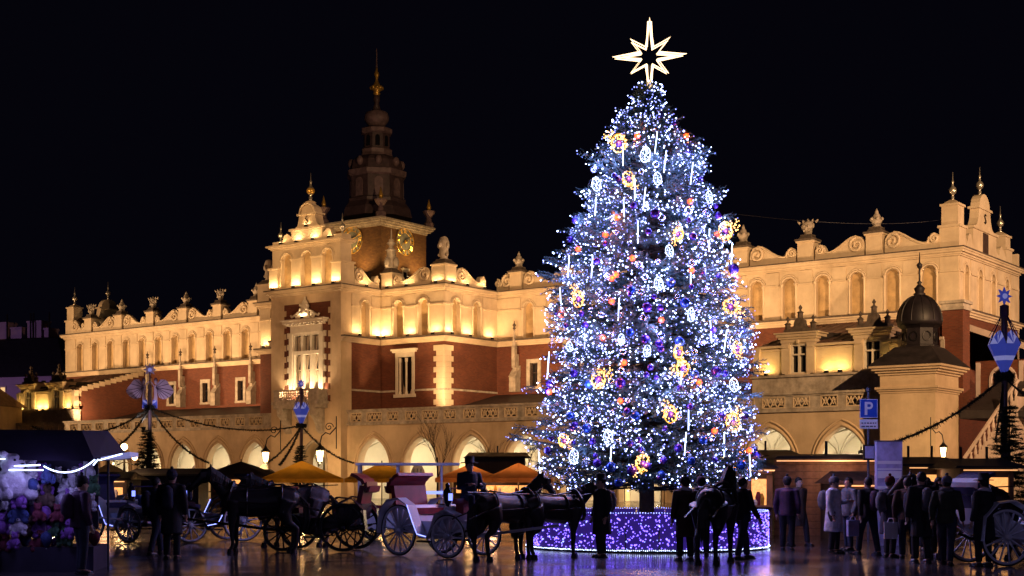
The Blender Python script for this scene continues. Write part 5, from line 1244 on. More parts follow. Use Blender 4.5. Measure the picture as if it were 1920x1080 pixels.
# ------------------------------------------------------------------ wall bracket lanterns and street lamps
def lantern(x, y, z, label, power, s=1.0, bracket=None, group=None, rz=0):
    e = thing('wall_lantern', label, 'lantern', (x, y, z), rz, group); e.scale = (s, s, s)
    m = MB(); m.lathe([(.24, .32), (.28, .36), (.1, .55), (.07, .6), (.03, .75)], (0, 0, 0), 6); m.lathe([(.05, -.42), (.12, -.36), (.15, -.32)], (0, 0, 0), 6)
    for i in range(6): a = i * PI / 3; m.tube([(.15 * math.cos(a), .15 * math.sin(a), -.32), (.25 * math.cos(a), .25 * math.sin(a), .33)], .015, 4)
    m.build('lantern_frame', 'iron', e); m = MB(); m.lathe([(.12, -.3), (.2, .28)], (0, 0, 0), 6); m.build('lantern_glass', 'lamp_glass', e)
    if bracket:
        m = MB(); m.tube([(0, 0, .7), (bracket * .1, 0, 1.1), (bracket * .35, 0, 1.3), (bracket * .6, 0, 1.2), (bracket * 1.0, 0, 1.6)], .035, 5); spiral(m, Frame(0, 0, 0), bracket * .55, 1.6, .25, 0, 1, 0, .025); m.tube([(bracket * 1.0, 0, .4), (bracket * 1.0, 0, 2.2)], .03, 5); m.build('bracket', 'iron', e)
    light('POINT', e, (0, 0, -.6), power, (1, .62, .28), .12)
x, y, z = P3(600, 855, 117); lantern(x, y, z, 'iron bracket lantern beside the arch under the balcony', 260, 1.5, .9, 'bracket lanterns on the hall')
x, y, z = P3(498, 857, 119); lantern(x, y, z, 'iron bracket lantern left of the central bay', 170, 1.4, .9, 'bracket lanterns on the hall')
x, y, z = P3(1769, 848, 84); lantern(x, y, z, 'iron bracket lantern on the corner pavilion', 260, .95, -.8, 'bracket lanterns on the hall')
sl_ = thing('street_lamp', 'street lamp with three glowing globes left of the angel pole', 'street lamp', (*at(233, 66), 0))
m = MB(); m.lathe([(.18, 0), (.16, .5), (.07, .7), (.05, 3.0)], (0, 0, 0), 10); m.tube([(-.33, 0, 2.35), (0, 0, 2.5), (.48, 0, 2.35)], .03, 5); m.build('lamp_post', 'iron', sl_)
for q in ((0, 0, 3.2, .16), (-.33, 0, 2.7, .13), (.49, 0, 2.7, .13)): m = MB(); m.ball(q[:3], q[3], 10, 7); m.build('lamp_globe', 'lamp_glass', sl_, True)
light('POINT', sl_, (0, -.4, 3.0), 160, (1, .55, .22), .2)

# ------------------------------------------------------------------ parasols and stalls along the hall
def parasol(x, y, w2, ht, he, m_, label, glow=None, rz=0, n=8):
    e = thing('market_parasol', label, 'parasol', (x, y, 0), rz, 'parasols of the square')
    for i in range(n):
        a, b = 2 * PI * i / n, 2 * PI * (i + 1) / n; m = MB(); sg = 5
        for j in range(sg):
            s0, s1 = j / sg, (j + 1) / sg; zz = lambda s: ht - (ht - he) * (s ** 1.15) - .05 * math.sin(PI * s)
            P = lambda a_, s: (w2 * s * math.cos(a_), w2 * s * math.sin(a_), zz(s)); m.poly([P(a, s0), P(a, s1), P(b, s1), P(b, s0)] if j else [P(a, 0), P(a, s1), P(b, s1)])
        pa, pb = (w2 * math.cos(a), w2 * math.sin(a)), (w2 * math.cos(b), w2 * math.sin(b)); m.poly([(pa[0], pa[1], he), (pb[0], pb[1], he), (pb[0], pb[1], he - .22), (pa[0], pa[1], he - .22)])
        m.build('canopy_panel', m_, e)
    m = MB(); m.tube([(0, 0, 0), (0, 0, ht + .12)], .035, 7); m.build('mast', 'dark_wood', e)
    if glow: light('POINT', e, (0, 0, he - .15), glow, (1, .55, .2), .15)
def pz(px, Z): return at(px, Z)
parasol(*pz(566, 76), 2.25, 2.68, 1.72, 'yellow_canvas', 'yellow market parasol lit from below left of the carriages', 85); parasol(*pz(716, 79), 2.1, 2.6, 1.72, 'yellow_canvas', 'dull yellow parasol behind the glazed cart', 55)
parasol(*pz(880, 72), 1.75, 2.45, 1.75, 'orange_canvas', 'orange parasol behind the lantern carriage', 70); parasol(*pz(972, 70), 1.7, 2.5, 1.75, 'orange_canvas', 'orange parasol at left edge of the big spruce', 70)
parasol(*pz(452, 80), 2.3, 2.7, 1.95, 'dark_canvas', 'dark brown parasol beside the yellow one', 10); parasol(*pz(205, 72), 1.6, 2.5, 1.75, 'beige_canvas', 'beige parasol behind the toy stall', 30)
def hut(x, y, wd, dp, h, label, rz=0, roof='black_roof', m_='wood', open_=True, over=.35, goods=True, door=True, glow=20, finials=0, ridge=.3):
    e = thing('market_hut', label, 'market stall', (x, y, 0), rz, 'wooden market huts'); F = Frame(0, 0, 0); a = wd / 2; nb = max(6, int(h / .2)); bh = h / nb
    m = MB(); m.box(-a, a, .05, dp, 0, h); m.build('hut_body', 'dark_wood', e)
    zo = (.95, h - .35) if open_ else (9, 9)
    bm_ = MB(); bm_.fb(F, -a, a, 0, bh - .012, 0, .035); full = bm_.mesh('plank', m_)
    for i in range(nb):
        z0 = i * bh
        if open_ and z0 + bh > zo[0] and z0 < zo[1]: continue
        link('plank', full, e, (0, .03, z0))
    if open_:
        for s in (-1, 1): m = MB(); m.fb(F, s * (a - .08) - .08, s * (a - .08) + .08, zo[0], zo[1] + .1, -.03, .05); m.build('post', m_, e)
        m = MB(); m.box(-a + .16, a - .16, .045, .05, zo[0], zo[1]); m.build('stall_back', 'glowing_goods' if goods else 'dark_wood', e)
        m = MB(); m.box(-a - .05, a + .05, -.35, .05, zo[0] - .06, zo[0]); m.build('counter', m_, e)
        rg = random.Random(int(x * 7))
        if goods:
            for i in range(int(wd * 4)): m = MB(); xx = -a + .25 + (wd - .5) * i / int(wd * 4); hh = rg.uniform(.15, .4); m.lathe([(.07, zo[0]), (.09, zo[0] + hh * .6), (.04, zo[0] + hh)], (xx, -.15, 0), 7); m.build('jar', rg.choice(('gold', 'glowing_goods', 'plush_red', 'white_paint')), e)
    m = MB(); m.hexa([(-a - over, -.55, h - .05), (a + over, -.55, h - .05), (a + over, dp + .2, h - .05), (-a - over, dp + .2, h - .05), (-a - over + .1, -.5, h + .03), (a + over - .1, -.5, h + .03), (a + over - .3, dp * .5, h + ridge), (-a - over + .3, dp * .5, h + ridge)])
    m.build('hut_roof', roof, e)
    for i in range(finials): m = MB(); xx = -a + wd * (i + .5) / finials; m.tube([(xx, dp * .5, h + ridge - .1), (xx, dp * .5, h + ridge + .4)], .05, 5); m.build('roof_vent', 'iron', e)
    if glow:
        m = MB(); m.fb(F, -a, a, h - .13, h - .09, .36, .40); m.build('strip_light', 'strip_warm', e); light('POINT', e, (0, -.9, h - .3), glow, (1, .5, .25), .2)
def hutp(p0, p1, Z, dp, h, label, **k):
    x0, x1 = at(p0, Z)[0], at(p1, Z)[0]; hut((x0 + x1) / 2, Z, x1 - x0, dp, h, label, **k)
hutp(1398, 1448, 40.5, 2.2, 2.05, 'small lit stall with jars right beside the spruce', glow=16, over=.1)
hutp(1452, 1680, 42.5, 2.4, 2.35, 'long wooden market hut behind the parking sign', open_=False, glow=40, over=.1, finials=1, ridge=.12)
hutp(1556, 1642, 39.5, 1.2, 1.62, 'low market counter with sloping orange-lit roof before the hut', glow=8, over=.15, goods=False, roof='wood')
hutp(1700, 1790, 50, 2.6, 2.2, 'dark market hut behind the crowd at right', glow=5, roof='black_roof', m_='dark_wood', finials=2); hutp(1800, 1900, 47, 2.6, 2.1, 'dark market hut under the right lantern pole', glow=4, m_='dark_wood', finials=2)
hutp(395, 500, 86, 2.5, 2.0, 'dark market hut with string of lights below the brown parasol', glow=9, m_='dark_wood')
hutp(178, 238, 58, 2.2, 1.7, 'lit market stall glimpsed right of the toy stall', glow=22, m_='dark_wood'); hutp(246, 372, 66, 2.2, 1.9, 'dark market hut behind the angel pole', open_=False, glow=0, m_='dark_wood')
hutp(850, 1000, 76, 2.5, 1.7, 'market stall with warm goods under the orange parasols', glow=30, m_='dark_wood')
hutp(880, 985, 84, 2.5, 3.0, 'dark flat-roofed kiosk before the arcade arches', open_=False, glow=0, m_='dark_wood', finials=1); hutp(1400, 1490, 62, 2.5, 2.7, 'dark roofed kiosk right of the spruce', open_=False, glow=0, m_='dark_wood', finials=1)

# added lamps: a spot brightening the angel boards, fill for crowd and paving
e = thing('added_angel_spot', 'small added spotlight on an arm below the two angels', 'spotlight', (ax + .2, ay - 2.2, 4.6)); m = MB(); m.tube([(-.15, 2.1, -.1), (0, .1, -.1)], .03, 5); m.lathe([(.06, -.1), (.12, 0), (.13, .12)], (0, 0, 0), 10); m.build('housing', 'iron', e); light('SPOT', e, (0, 0, .2), 210, (.95, .76, .95), .08, (0, 2.2, 2.4), 120)
def fill_lamp(x, y, power, col, label):
    e = thing('fill_lamp', label, 'street lamp', (x, y, 0)); m = MB(); m.lathe([(.2, 0), (.18, .6), (.08, .8), (.06, 5.6)], (0, 0, 0), 10); m.build('lamp_post', 'iron', e); m = MB(); m.ball((0, 0, 5.85), .22, 12, 8); m.build('lamp_globe', 'lamp_glass', e, True); light('POINT', e, (0, .0, 6.2), power, col, .25)
fill_lamp(-9, 6, 560, (.52, .46, 1), 'added globe fill lamp behind the viewer on the left'); fill_lamp(11, 8, 560, (.52, .46, 1), 'added globe fill lamp behind the viewer on the right')  # unseen lavender fill added for the crowd and wet paving
# bare young trees
def bare_tree(x, y, h, seed, label):
    rg = random.Random(seed); e = thing('bare_tree', label, 'tree', (x, y, 0), 0, 'bare young trees before the arcade'); m = MB(); m.tube([(0, 0, 0), (.03, 0, h * .3), (0, 0, h * .5)], [.08, .07, .05], 6); m.build('trunk', 'bark', e); c = MB()
    def br(p, d, L, r, n):
        q = p + d * L; c.tube([p, p.lerp(q, .5) + Vector((rg.uniform(-.05, .05), 0, .03)), q], [r, r * .8, r * .55], 4)
        if n:
            for k in range(rg.choice((2, 3))): br(p.lerp(q, rg.uniform(.5, 1)), (d + Vector((rg.uniform(-.5, .5), rg.uniform(-.5, .5), rg.uniform(0, .35)))).normalized(), L * rg.uniform(.55, .85), r * .6, n - 1)
    for i in range(6): br(Vector((0, 0, h * rg.uniform(.22, .5))), Vector((rg.uniform(-.45, .45), rg.uniform(-.4, .4), 1)).normalized(), h * .26, .024, 3)
    c.build('crown', 'bark', e)
for px, Z, h, s, l in ((820, 92, 6.2, 1, 'bare young tree before the middle arcade arches'), (918, 90, 4.2, 2, 'low bare shrub tree left of the spruce'), (984, 92, 4.4, 3, 'bare shrub tree half hidden at the spruce edge')): bare_tree(*at(px, Z), h, s, l)

# ------------------------------------------------------------------ parking sign, pylon
sx, sy = at(1628, 38)
ps = thing('parking_sign', 'blue square parking sign with letter P on a pole', 'sign', (sx, sy, 0))
m = MB(); m.lathe([(.035, 0), (.035, 4.05), (.06, 4.06), (.06, 4.14), (.02, 4.18)], (0, 0, 0), 8); m.build('sign_pole', 'sign_back', ps)
m = MB(); m.fb(I0, -.24, .24, 3.34, 3.85, .04, .06); so = m.build('sign_board', 'sign_blue', ps)
m = MB()
for q in ((-.235, .235, 3.345, 3.36), (-.235, .235, 3.83, 3.845), (-.235, -.22, 3.36, 3.83), (.22, .235, 3.36, 3.83)): m.fb(I0, *q, .06, .064)
m.build('sign_border', 'sign_white', so)
m = MB(); m.fb(I0, -.11, -.04, 3.42, 3.77, .06, .066)
P = [(.0 + .09 * math.cos(a) + .02, 3.672 + .098 * math.sin(a)) for a in [PI / 2 - PI * i / 10 for i in range(11)]]; Pi = [(.0 + .035 * math.cos(a) + .02, 3.672 + .038 * math.sin(a)) for a in [PI / 2 - PI * i / 10 for i in range(11)]]
for i in range(10): m.extr(I0, [P[i], P[i + 1], Pi[i + 1], Pi[i]], .06, .066)
m.fb(I0, -.04, .02, 3.71, 3.77, .06, .066); m.fb(I0, -.04, .02, 3.574, 3.634, .06, .066); m.build('letter', 'sign_white', so)
m = MB(); m.fb(I0, -.24, .24, 3.05, 3.30, .04, .06); so = m.build('lower_plate', 'sign_white', ps)
rg2 = random.Random(4)
for zz in (3.2, 3.11):
    t = -.2
    while t < .18:
        wd = rg2.uniform(.04, .1); m = MB(); m.fb(I0, t, min(.2, t + wd), zz - .018, zz + .018, .06, .063); m.build('small_print', 'sign_back', so); t += wd + .022
m = MB(); m.box(-.15, .15, -.12, .0, 2.2, 2.62); bo_ = m.build('ticket_box', 'iron', ps); m = MB(); m.fb(I0, -.12, .12, 2.25, 2.58, .12, .125); m.build('box_face', 'paper', bo_)
px_, py_ = at(1668, 36)
py = thing('info_pylon', 'tall lilac information pylon with pale bands beside the parking sign', 'pylon', (px_, py_, 0), .05)
m = MB(); m.box(-.33, .33, 0, .18, 0, 2.65); m.build('pylon_body', 'paper', py)
for z0, z1 in ((2.08, 2.16), (1.93, 1.97), (1.72, 1.9), (1.45, 1.52), (1.2, 1.3)): m = MB(); m.fb(I0, -.31, .31, z0, z1, 0, .006); m.build('pylon_band', 'sign_white', py)
m = MB(); m.box(-.345, .345, -.015, .195, 2.65, 2.68); m.build('pylon_cap', 'sign_back', py)

# ------------------------------------------------------------------ toy and balloon stall, far left
tsx, tsy = -8.66, 26.0
ts = thing('toy_stall', 'toy stall with dark sloping awning and white light tubes at left edge', 'market stall', (tsx, tsy, 0), R(6))
m = MB(); m.hexa([(-2.6, -.5, 2.08), (1.05, -.5, 2.02), (1.35, 1.6, 2.08), (-2.6, 1.6, 2.1), (-2.6, .1, 2.62), (.7, .1, 2.6), (.95, 1.4, 2.64), (-2.6, 1.4, 2.64)]); m.build('awning', 'awning', ts)
for x, y in ((-.75, -.6), (.85, -.4), (.95, 1.4), (-2.3, -.6)): m = MB(); m.tube([(x, y, 0), (x, y, 2.1)], .025, 6); m.build('post', 'sign_back', ts)
for P in ([(-.75, -.62, 2.05), (-.5, -.62, 2.06)], [(-.45, -.55, 1.93), (.1, -.55, 1.95)], [(-.45, -.55, 1.86), (.15, -.55, 1.86)],
          [(.15 + .9 * t, -.5, 1.93 - .5 * t * (1 - t) * 1.1 + .12 * t * t) for t in [i / 10 for i in range(11)]], [(1.0, -.4, 1.95), (1.08, -.35, 2.06)], [(1.1, -.4, 2.04), (1.5, -.3, 2.16)], [(-1.05, -.6, 2.2), (-.92, -.6, 1.98), (-.9, -.6, 1.85)], [(-1.3, -.6, 1.6), (-.75, -.6, 1.62)]):
    m = MB(); m.tube(P, .013, 5); m.build('light_tube', 'led_white', ts)
m = MB(); m.box(-2.4, .95, -.1, 1.3, .0, .45); m.build('counter', 'awning', ts)
m = MB(); m.box(-2.4, .9, .62, .7, .75, 2.05); m.build('display_board', 'awning', ts)
m = MB(); m.hexa([(1.1, -.2, 2.05), (1.6, -.1, 2.12), (1.6, .9, 2.12), (1.1, .9, 2.05), (1.1, -.2, 2.1), (1.6, -.1, 2.2), (1.6, .9, 2.2), (1.1, .9, 2.1)]); m.build('side_flap', 'kite_pale', ts)
light('POINT', ts, (.2, -.9, 1.8), 22, (.42, .36, 1), .25); light('POINT', ts, (-1.4, -.9, 1.7), 16, (.42, .36, 1), .25)
# soft toys: plain bears and balls
def bear_mesh():
    m = MB(); m.ball((0, 0, 0), .17, 10, 7, sz=1.15); m.ball((0, -.02, .24), .13, 10, 7)
    for s in (-1, 1):
        m.ball((s * .1, 0, .35), .05, 7, 5); m.ball((s * .15, -.1, -.14), .075, 7, 5, sy=1.4); m.tube([(s * .13, -.03, .08), (s * .2, -.1, .0), (s * .18, -.16, -.06)], [.06, .05, .045], 6)
    m.ball((0, -.13, .21), .055, 7, 5); return fuse(m, .018, 'plush_bear', 'plush_white', 2)
bear = bear_mesh()
ey = MB(); 
for s in (-1, 1): ey.ball((s * .05, -.12, .28), .016, 6, 4)
ey.ball((0, -.185, .225), .02, 6, 4); eym = ey.mesh('eyes_and_nose', 'black_paint')
bl = MB(); bl.lathe([(.02, -.2), (.07, -.16), (.14, -.05), (.16, .06), (.13, .16), (.06, .21), (.01, .22)], (0, 0, 0), 12); blm = bl.mesh('balloon', 'plush_violet', True)
kn = MB(); kn.lathe([(.03, -.24), (.01, -.2)], (0, 0, 0), 6); kn.tube([(0, 0, -.24), (.02, 0, -.5)], .004, 4); knm = kn.mesh('balloon_knot', 'white_paint')
rg = random.Random(21); Rz = Matrix.Rotation(R(6), 3, 'Z'); names = dict(plush_white='white', plush_violet='violet', plush_red='red', plush_green='green', plush_blue='blue', plush_brown='brown')
row = 0
for r_ in range(6):
    for i in range(15):
        c = rg.choice(('plush_white', 'plush_white', 'plush_violet', 'plush_red', 'plush_green', 'plush_blue', 'plush_brown', 'plush_violet'))
        if r_ < 3 and rg.random() < .45: c = 'plush_white'
        lp_ = Vector((-1.75 + i * .186 + rg.uniform(-.08, .08), rg.uniform(-.3, .35), 1.78 - r_ * .25 + rg.uniform(-.07, .07))); wp = Rz @ lp_ + Vector((tsx, tsy, 0)); n_ = names[c]
        where = ('in the top row under the awning lights', 'in the second row', 'in the middle row', 'in the fourth row', 'in the fifth row', 'in the bottom row')[r_]
        if rg.random() < .74:
            o = link('plush_bear', bear, None, wp, R(6) + rg.uniform(-.8, .8), c); tag(o, n_ + ' plush bear ' + where + ' of the toy stall', 'soft toy', 'toys of the toy stall'); link('eyes_and_nose', eym, o); s = rg.uniform(.5, .85); o.scale = (s, s, s)
        else:
            o = link('balloon', blm, None, wp, 0, c); o.scale = (.7, .7, .7); tag(o, n_ + ' balloon ' + where + ' of the toy stall', 'balloon', 'balloons of the toy stall'); link('balloon_knot', knm, o)
o = link('plush_bear', bear, None, Rz @ Vector((-.45, -.35, 1.62)) + Vector((tsx, tsy, 0)), R(60), 'plush_white'); o.scale = (1.9, 1.6, 1.5); tag(o, 'biggest white plush bear hanging below the short light tubes', 'soft toy', 'toys of the toy stall'); link('eyes_and_nose', eym, o)

# ------------------------------------------------------------------ people
def limb(m, P, r, seg=10): m.tube(P, r, seg)
def person_meshes(pose):
    """standing 1.72 m, facing -Y; legs[(hip, knee, ankle)], arms[(shoulder, elbow, wrist)]"""
    V = Vector
    st = pose == 'walk'; sit = pose == 'sit'; zo = -.36 if sit else 0
    hipz = .92 + zo
    legs = []
    for s in (-1, 1):
        f = s * (.22 if st else .03)
        if sit: legs.append([V((s * .1, 0, hipz)), V((s * .13, -.42, hipz + .02)), V((s * .13, -.48, hipz - .42)), V((s * .13, -.6, hipz - .44))])
        else: legs.append([V((s * .1, 0, hipz)), V((s * .105, -f * .6 - .03, .5)), V((s * .11, -f, .09)), V((s * .12, -f - .15, .04))])
    arms = []
    for s in (-1, 1):
        sw = -s * (.16 if st else 0)
        if sit or (pose == 'phone' and s > 0): arms.append([V((s * .2, .01, 1.42 + zo)), V((s * .26, -.06, 1.14 + zo)), V((s * .14, -.32, 1.2 + zo))])
        else: arms.append([V((s * .2, .01, 1.42 + zo)), V((s * .27, .03 - sw * .4, 1.13 + zo)), V((s * .26, -.06 - sw, .88 + zo))])
    h = V((0, -.02, 1.60 + zo))
    b = MB()
    b.ball(h, .098, 14, 10, sx=.82, sy=1.0, sz=1.22); b.ball(h + V((0, -.03, -.07)), .07, 10, 7, sx=.85)
    b.tube([h + V((0, -.095, .01)), h + V((0, -.122, -.03)), h + V((0, -.09, -.045))], [.012, .018, .014], 6)
    for s in (-1, 1): b.ball(h + V((s * .083, .01, -.005)), .025, 6, 5, sx=.5)
    b.tube([h + V((0, .0, -.05)), V((0, .01, 1.42 + zo))], [.055, .06], 10)
    b.tube([V((0, .01, 1.45 + zo)), V((0, 0, 1.3 + zo)), V((0, 0, 1.1 + zo)), V((0, 0, .92 + zo))], [.10, .15, .135, .15], 12)
    for A in arms:
        s = 1 if A[0].x > 0 else -1; limb(b, [V((s * .08, 0, 1.42 + zo))] + A, [.07, .06, .045, .03])
        w = A[2]; d = (A[2] - A[1]).normalized(); sd = V((0, 1, 0)) - d * d.y; sd.normalize(); nrm = d.cross(sd)
        b.tube([w, w + d * .05, w + d * .09], [.028, .04, .036], 8, flat=.6)
        for q, L in ((-.03, .075), (-.01, .09), (.01, .085), (.03, .065)): b.tube([w + d * .085 + sd * q, w + d * (.085 + L * .55) + sd * q + nrm * .006 * s, w + d * (.085 + L) + sd * q * .9 + nrm * .025 * s], [.0105, .0098, .008], 6)
        b.tube([w + d * .03 - sd * .03, w + d * .07 - sd * .062, w + d * .105 - sd * .066], [.013, .012, .009], 6)
    for L in legs: limb(b, L[:3], [.085, .058, .04]); b.tube([L[2] + V((0, .04, -.03)), L[3]], [.04, .035], 8)
    body = fuse(b, .0135, 'person', 'skin', 2)
    t = MB()
    for L in legs: limb(t, [L[0] + V((0, 0, .05))] + L[:3], [.11, .115, .078, .068], 12)
    t.ball((0, 0, hipz + .03), .15, 12, 8, sx=1.05, sy=.85); tr = fuse(t, .02, 'trousers', 'jeans', 3)
    sh = []
    for L in legs:
        m = MB(); k = L[2]; m.tube([k + V((0, .06, -.055)), k + V((0, 0, -.045)), k + V((0, -.1, -.055)), k + V((0, -.19, -.065))], [.045, .052, .045, .03], 10); m.box(k.x - .045, k.x + .045, k.y - .2, k.y + .09, k.z - .09, k.z - .07); sh.append(m.mesh('shoe', 'shoe', True))
    coats = {}
    for nm, hem in (('jacket', .82), ('coat', .5)):
        if sit: hem = .55
        c = MB(); c.tube([V((0, .01, 1.49 + zo)), V((0, .01, 1.43 + zo)), V((0, 0, 1.3 + zo)), V((0, 0, 1.1 + zo)), V((0, 0, .92 + zo)), V((0, .01, hem if not sit else hipz - .08))], [.085, .17, .185, .17, .19, .215 if nm == 'coat' else .19], 14)
        for A in arms: s = 1 if A[0].x > 0 else -1; limb(c, [V((s * .1, 0, 1.41 + zo))] + A, [.085, .085, .068, .056], 10)
        c.tube([V((.09 * math.cos(a), .01 + .08 * math.sin(a), 1.475 + zo)) for a in [2 * PI * i / 10 for i in range(10)]], .028, 6, True)
        coats[nm] = fuse(c, .02, nm, 'cloth_black', 3)
    hb = MB(); hb.ball(h + V((0, .018, .035)), .108, 14, 10, sx=.86, sy=1.0, sz=1.05); hair = hb.mesh('hair', 'hair', True)
    for v in hair.vertices:
        if v.co.y < h.y - .045 and v.co.z < h.z + .05: v.co.y = h.y - .02
    ht = MB(); ht.lathe([(.105, .02), (.115, .05), (.11, .10), (.08, .15), (.02, .17)], h + V((0, .01, 0)), 14, sx=.92, sy=1.05); ht.ball(h + V((0, .01, .19)), .035, 8, 6); hat = ht.mesh('knit_cap', 'cloth_black', True)
    th_ = MB(); th_.lathe([(.19, .07), (.19, .085), (.105, .09), (.10, .2), (.09, .22)], h + V((0, .01, 0)), 16); bowler = th_.mesh('brimmed_hat', 'cloth_black', True)
    fe = MB()
    for s in (-1, 1): fe.ball(h + V((s * .034, -.084, .012)), .011, 6, 4)
    fe.tube([h + V((-.025, -.088, -.075)), h + V((0, -.095, -.078)), h + V((.025, -.088, -.075))], .006, 5)
    face = fe.mesh('eyes_and_mouth', 'hair', True)
    return dict(body=body, trousers=tr, shoes=sh, hair=hair, knit_cap=hat, brimmed_hat=bowler, face=face, **coats)
PM = {p: person_meshes(p) for p in ('stand', 'walk', 'phone', 'sit')}
def person(px, Z, rz, pose, label, coat='jacket', cm='cloth_black', tm='jeans', head='hair', hm=None, s=1.0, bag=None, z=0, xy=None, group='people in the square'):
    x, y = xy or at(px, Z); M = PM[pose]; o = link('person', M['body'], None, (x, y, z), rz); o.scale = (s, s, s); tag(o, label, 'person', group)
    link(coat, M[coat], o, m=cm); link('trousers', M['trousers'], o, m=tm)
    for q in M['shoes']: link('shoe', q, o)
    link('hair', M['hair'], o)
    if head != 'hair': link(head, M[head], o, m=hm or cm)
    link('eyes_and_mouth', M['face'], o); q = int(px * 7) % 5; zo = -.36 if pose == 'sit' else 0
    if q in (0, 3):
        m = MB(); m.tube([(.10 * math.cos(a), .01 + .095 * math.sin(a), 1.485 + zo + .015 * math.sin(2 * a)) for a in [2 * PI * i / 14 for i in range(14)]], .042, 7, True); m.tube([(.06, -.10, 1.47 + zo), (.08, -.19, 1.36 + zo), (.07, -.2, 1.12 + zo)], [.04, .045, .035], 7); m.build('scarf', ('cloth_red', 'cloth_white', 'cloth_olive', 'cloth_grey')[int(px) % 4], o, True)
    if q in (1, 4) and pose != 'sit':
        m = MB(); m.tube([(0, .2, 1.02), (0, .25, 1.12), (0, .26, 1.25), (0, .23, 1.38), (0, .2, 1.42)], [.09, .115, .115, .1, .05], 10); m.build('backpack', ('cloth_grey', 'cloth_navy', 'cloth_plum')[int(px) % 3], o, True)
    if bag:
        b = MB(); b.box(.2, .48, -.14, -.06, .42, .78); b.tube([(.27, -.1, .78), (.3, -.1, .86), (.38, -.1, .86), (.41, -.1, .78)], .01, 5); b.build('carrier_bag', bag, o)

# ------------------------------------------------------------------ horses
def horse_meshes(step=0, headdown=0):
    V = Vector; b = MB()
    b.tube([V(p) for p in ((-1.0, 0, 1.22), (-.88, 0, 1.24), (-.65, 0, 1.24), (-.3, 0, 1.17), (.1, 0, 1.14), (.4, 0, 1.17), (.62, 0, 1.22), (.78, 0, 1.25))], [.12, .24, .31, .315, .33, .32, .27, .15], 16, flat=.86)
    hz = -headdown
    b.tube([V(p) for p in ((.45, 0, 1.25), (.68, 0, 1.42), (.9, 0, 1.66 + hz * .5), (1.06, 0, 1.84 + hz))], [.27, .22, .16, .125], 14, flat=.62)
    b.tube([V(p) for p in ((1.02, 0, 1.87 + hz), (1.14, 0, 1.82 + hz), (1.3, 0, 1.66 + hz), (1.46, 0, 1.49 + hz), (1.53, 0, 1.42 + hz))], [.10, .135, .105, .078, .062], 12, flat=.72)
    b.ball((1.16, 0, 1.70 + hz), .1, 10, 7, sx=1.0, sy=.7, sz=1.1)
    for s in (-1, 1):
        b.tube([V((1.02, s * .06, 1.92 + hz)), V((1.02, s * .075, 2.0 + hz)), V((1.04, s * .07, 2.07 + hz))], [.035, .035, .008], 6)
        f = s * step
        b.tube([V(p) for p in ((.5, s * .16, 1.2), (.5 + f * .3, s * .17, .95), (.5 + f * .7, s * .16, .62), (.5 + f * .6, s * .16, .56), (.48 + f * .6, s * .16, .2), (.52 + f * .7, s * .16, .09))], [.19, .13, .075, .07, .045, .055], 10)
        g2 = -s * step
        b.tube([V(p) for p in ((-.72, s * .16, 1.2), (-.62 + g2 * .2, s * .18, .92), (-.72 + g2 * .6, s * .17, .68), (-.9 + g2 * .7, s * .17, .56), (-.88 + g2 * .7, s * .17, .2), (-.83 + g2 * .8, s * .17, .09))], [.25, .18, .10, .065, .05, .058], 10)
    body = fuse(b, .026, 'horse', 'horse_hide', 5)
    hv = []
    for s in (-1, 1):
        for x in (.53 + s * step * .7, ): m = MB(); m.lathe([(.085, 0), (.06, .1)], (x, s * .16, 0), 10); hv.append(m.mesh('hoof', 'black_paint'))
        m = MB(); m.lathe([(.085, 0), (.06, .1)], (-.82 - s * step * .8, s * .17, 0), 10); hv.append(m.mesh('hoof', 'black_paint'))
    rg = random.Random(8); mn = MB()
    for i in range(70):
        q = rg.random(); p = V((1.06, 0, 1.95 + hz)).lerp(V((.5, 0, 1.56)), q); s = rg.choice((-1, 1)); mn.tube([p + V((-.06, 0, .02)), p + V((-.05, s * .1, -.08)), p + V((-.02 + rg.uniform(-.05, .05), s * .15, -.3))], [.022, .018, .004], 4)
    for i in range(8): mn.tube([V((1.05, 0, 1.96 + hz)), V((1.14, rg.uniform(-.05, .05), 1.9 + hz)), V((1.2, rg.uniform(-.05, .05), 1.76 + hz))], [.02, .018, .005], 4)
    tl = MB()
    for i in range(26): a, c = rg.uniform(-.07, .07), rg.uniform(-.06, .06); tl.tube([V((-1.03, a * .3, 1.28)), V((-1.16 + c, a, 1.1)), V((-1.17 + c, a * 1.4, .75)), V((-1.12 + c, a * 1.2, .42 + rg.uniform(0, .15)))], [.03, .035, .028, .006], 5)
    hn = MB()
    el = lambda x, z, ry, rz2, tilt=0: [(x + tilt * math.sin(a), ry * math.cos(a), z + rz2 * math.sin(a)) for a in [2 * PI * i / 16 for i in range(16)]]
    hn.tube(el(.62, 1.27, .25, .36, -.12), .045, 6, True); hn.tube(el(.2, 1.16, .285, .335), .022, 5, True); hn.tube(el(-.6, 1.26, .285, .32), .02, 5, True)
    for s in (-1, 1):
        hn.tube([(.6, s * .26, 1.2), (.0, s * .31, 1.15), (-.95, s * .25, 1.12), (-1.5, s * .28, .95)], .02, 5); hn.tube([(1.45, s * .06, 1.5 + hz), (1.1, s * .1, 1.72 + hz), (.6, s * .2, 1.5), (-.2, s * .12, 1.5), (-1.2, s * .1, 1.55)], .012, 4)
        hn.box(1.12, 1.24, s * .11 - .01, s * .11 + .01, 1.74 + hz, 1.86 + hz)
    hn.tube([(.6, 0, 1.6), (0, 0, 1.5), (-.6, 0, 1.58), (-1.0, 0, 1.38)], .02, 5)
    return dict(body=body, hooves=hv, mane=mn.mesh('mane', 'hair'), tail=tl.mesh('tail', 'hair'), harness=hn.mesh('harness', 'harness'))
HM = [horse_meshes(.06, 0), horse_meshes(.16, .16)]
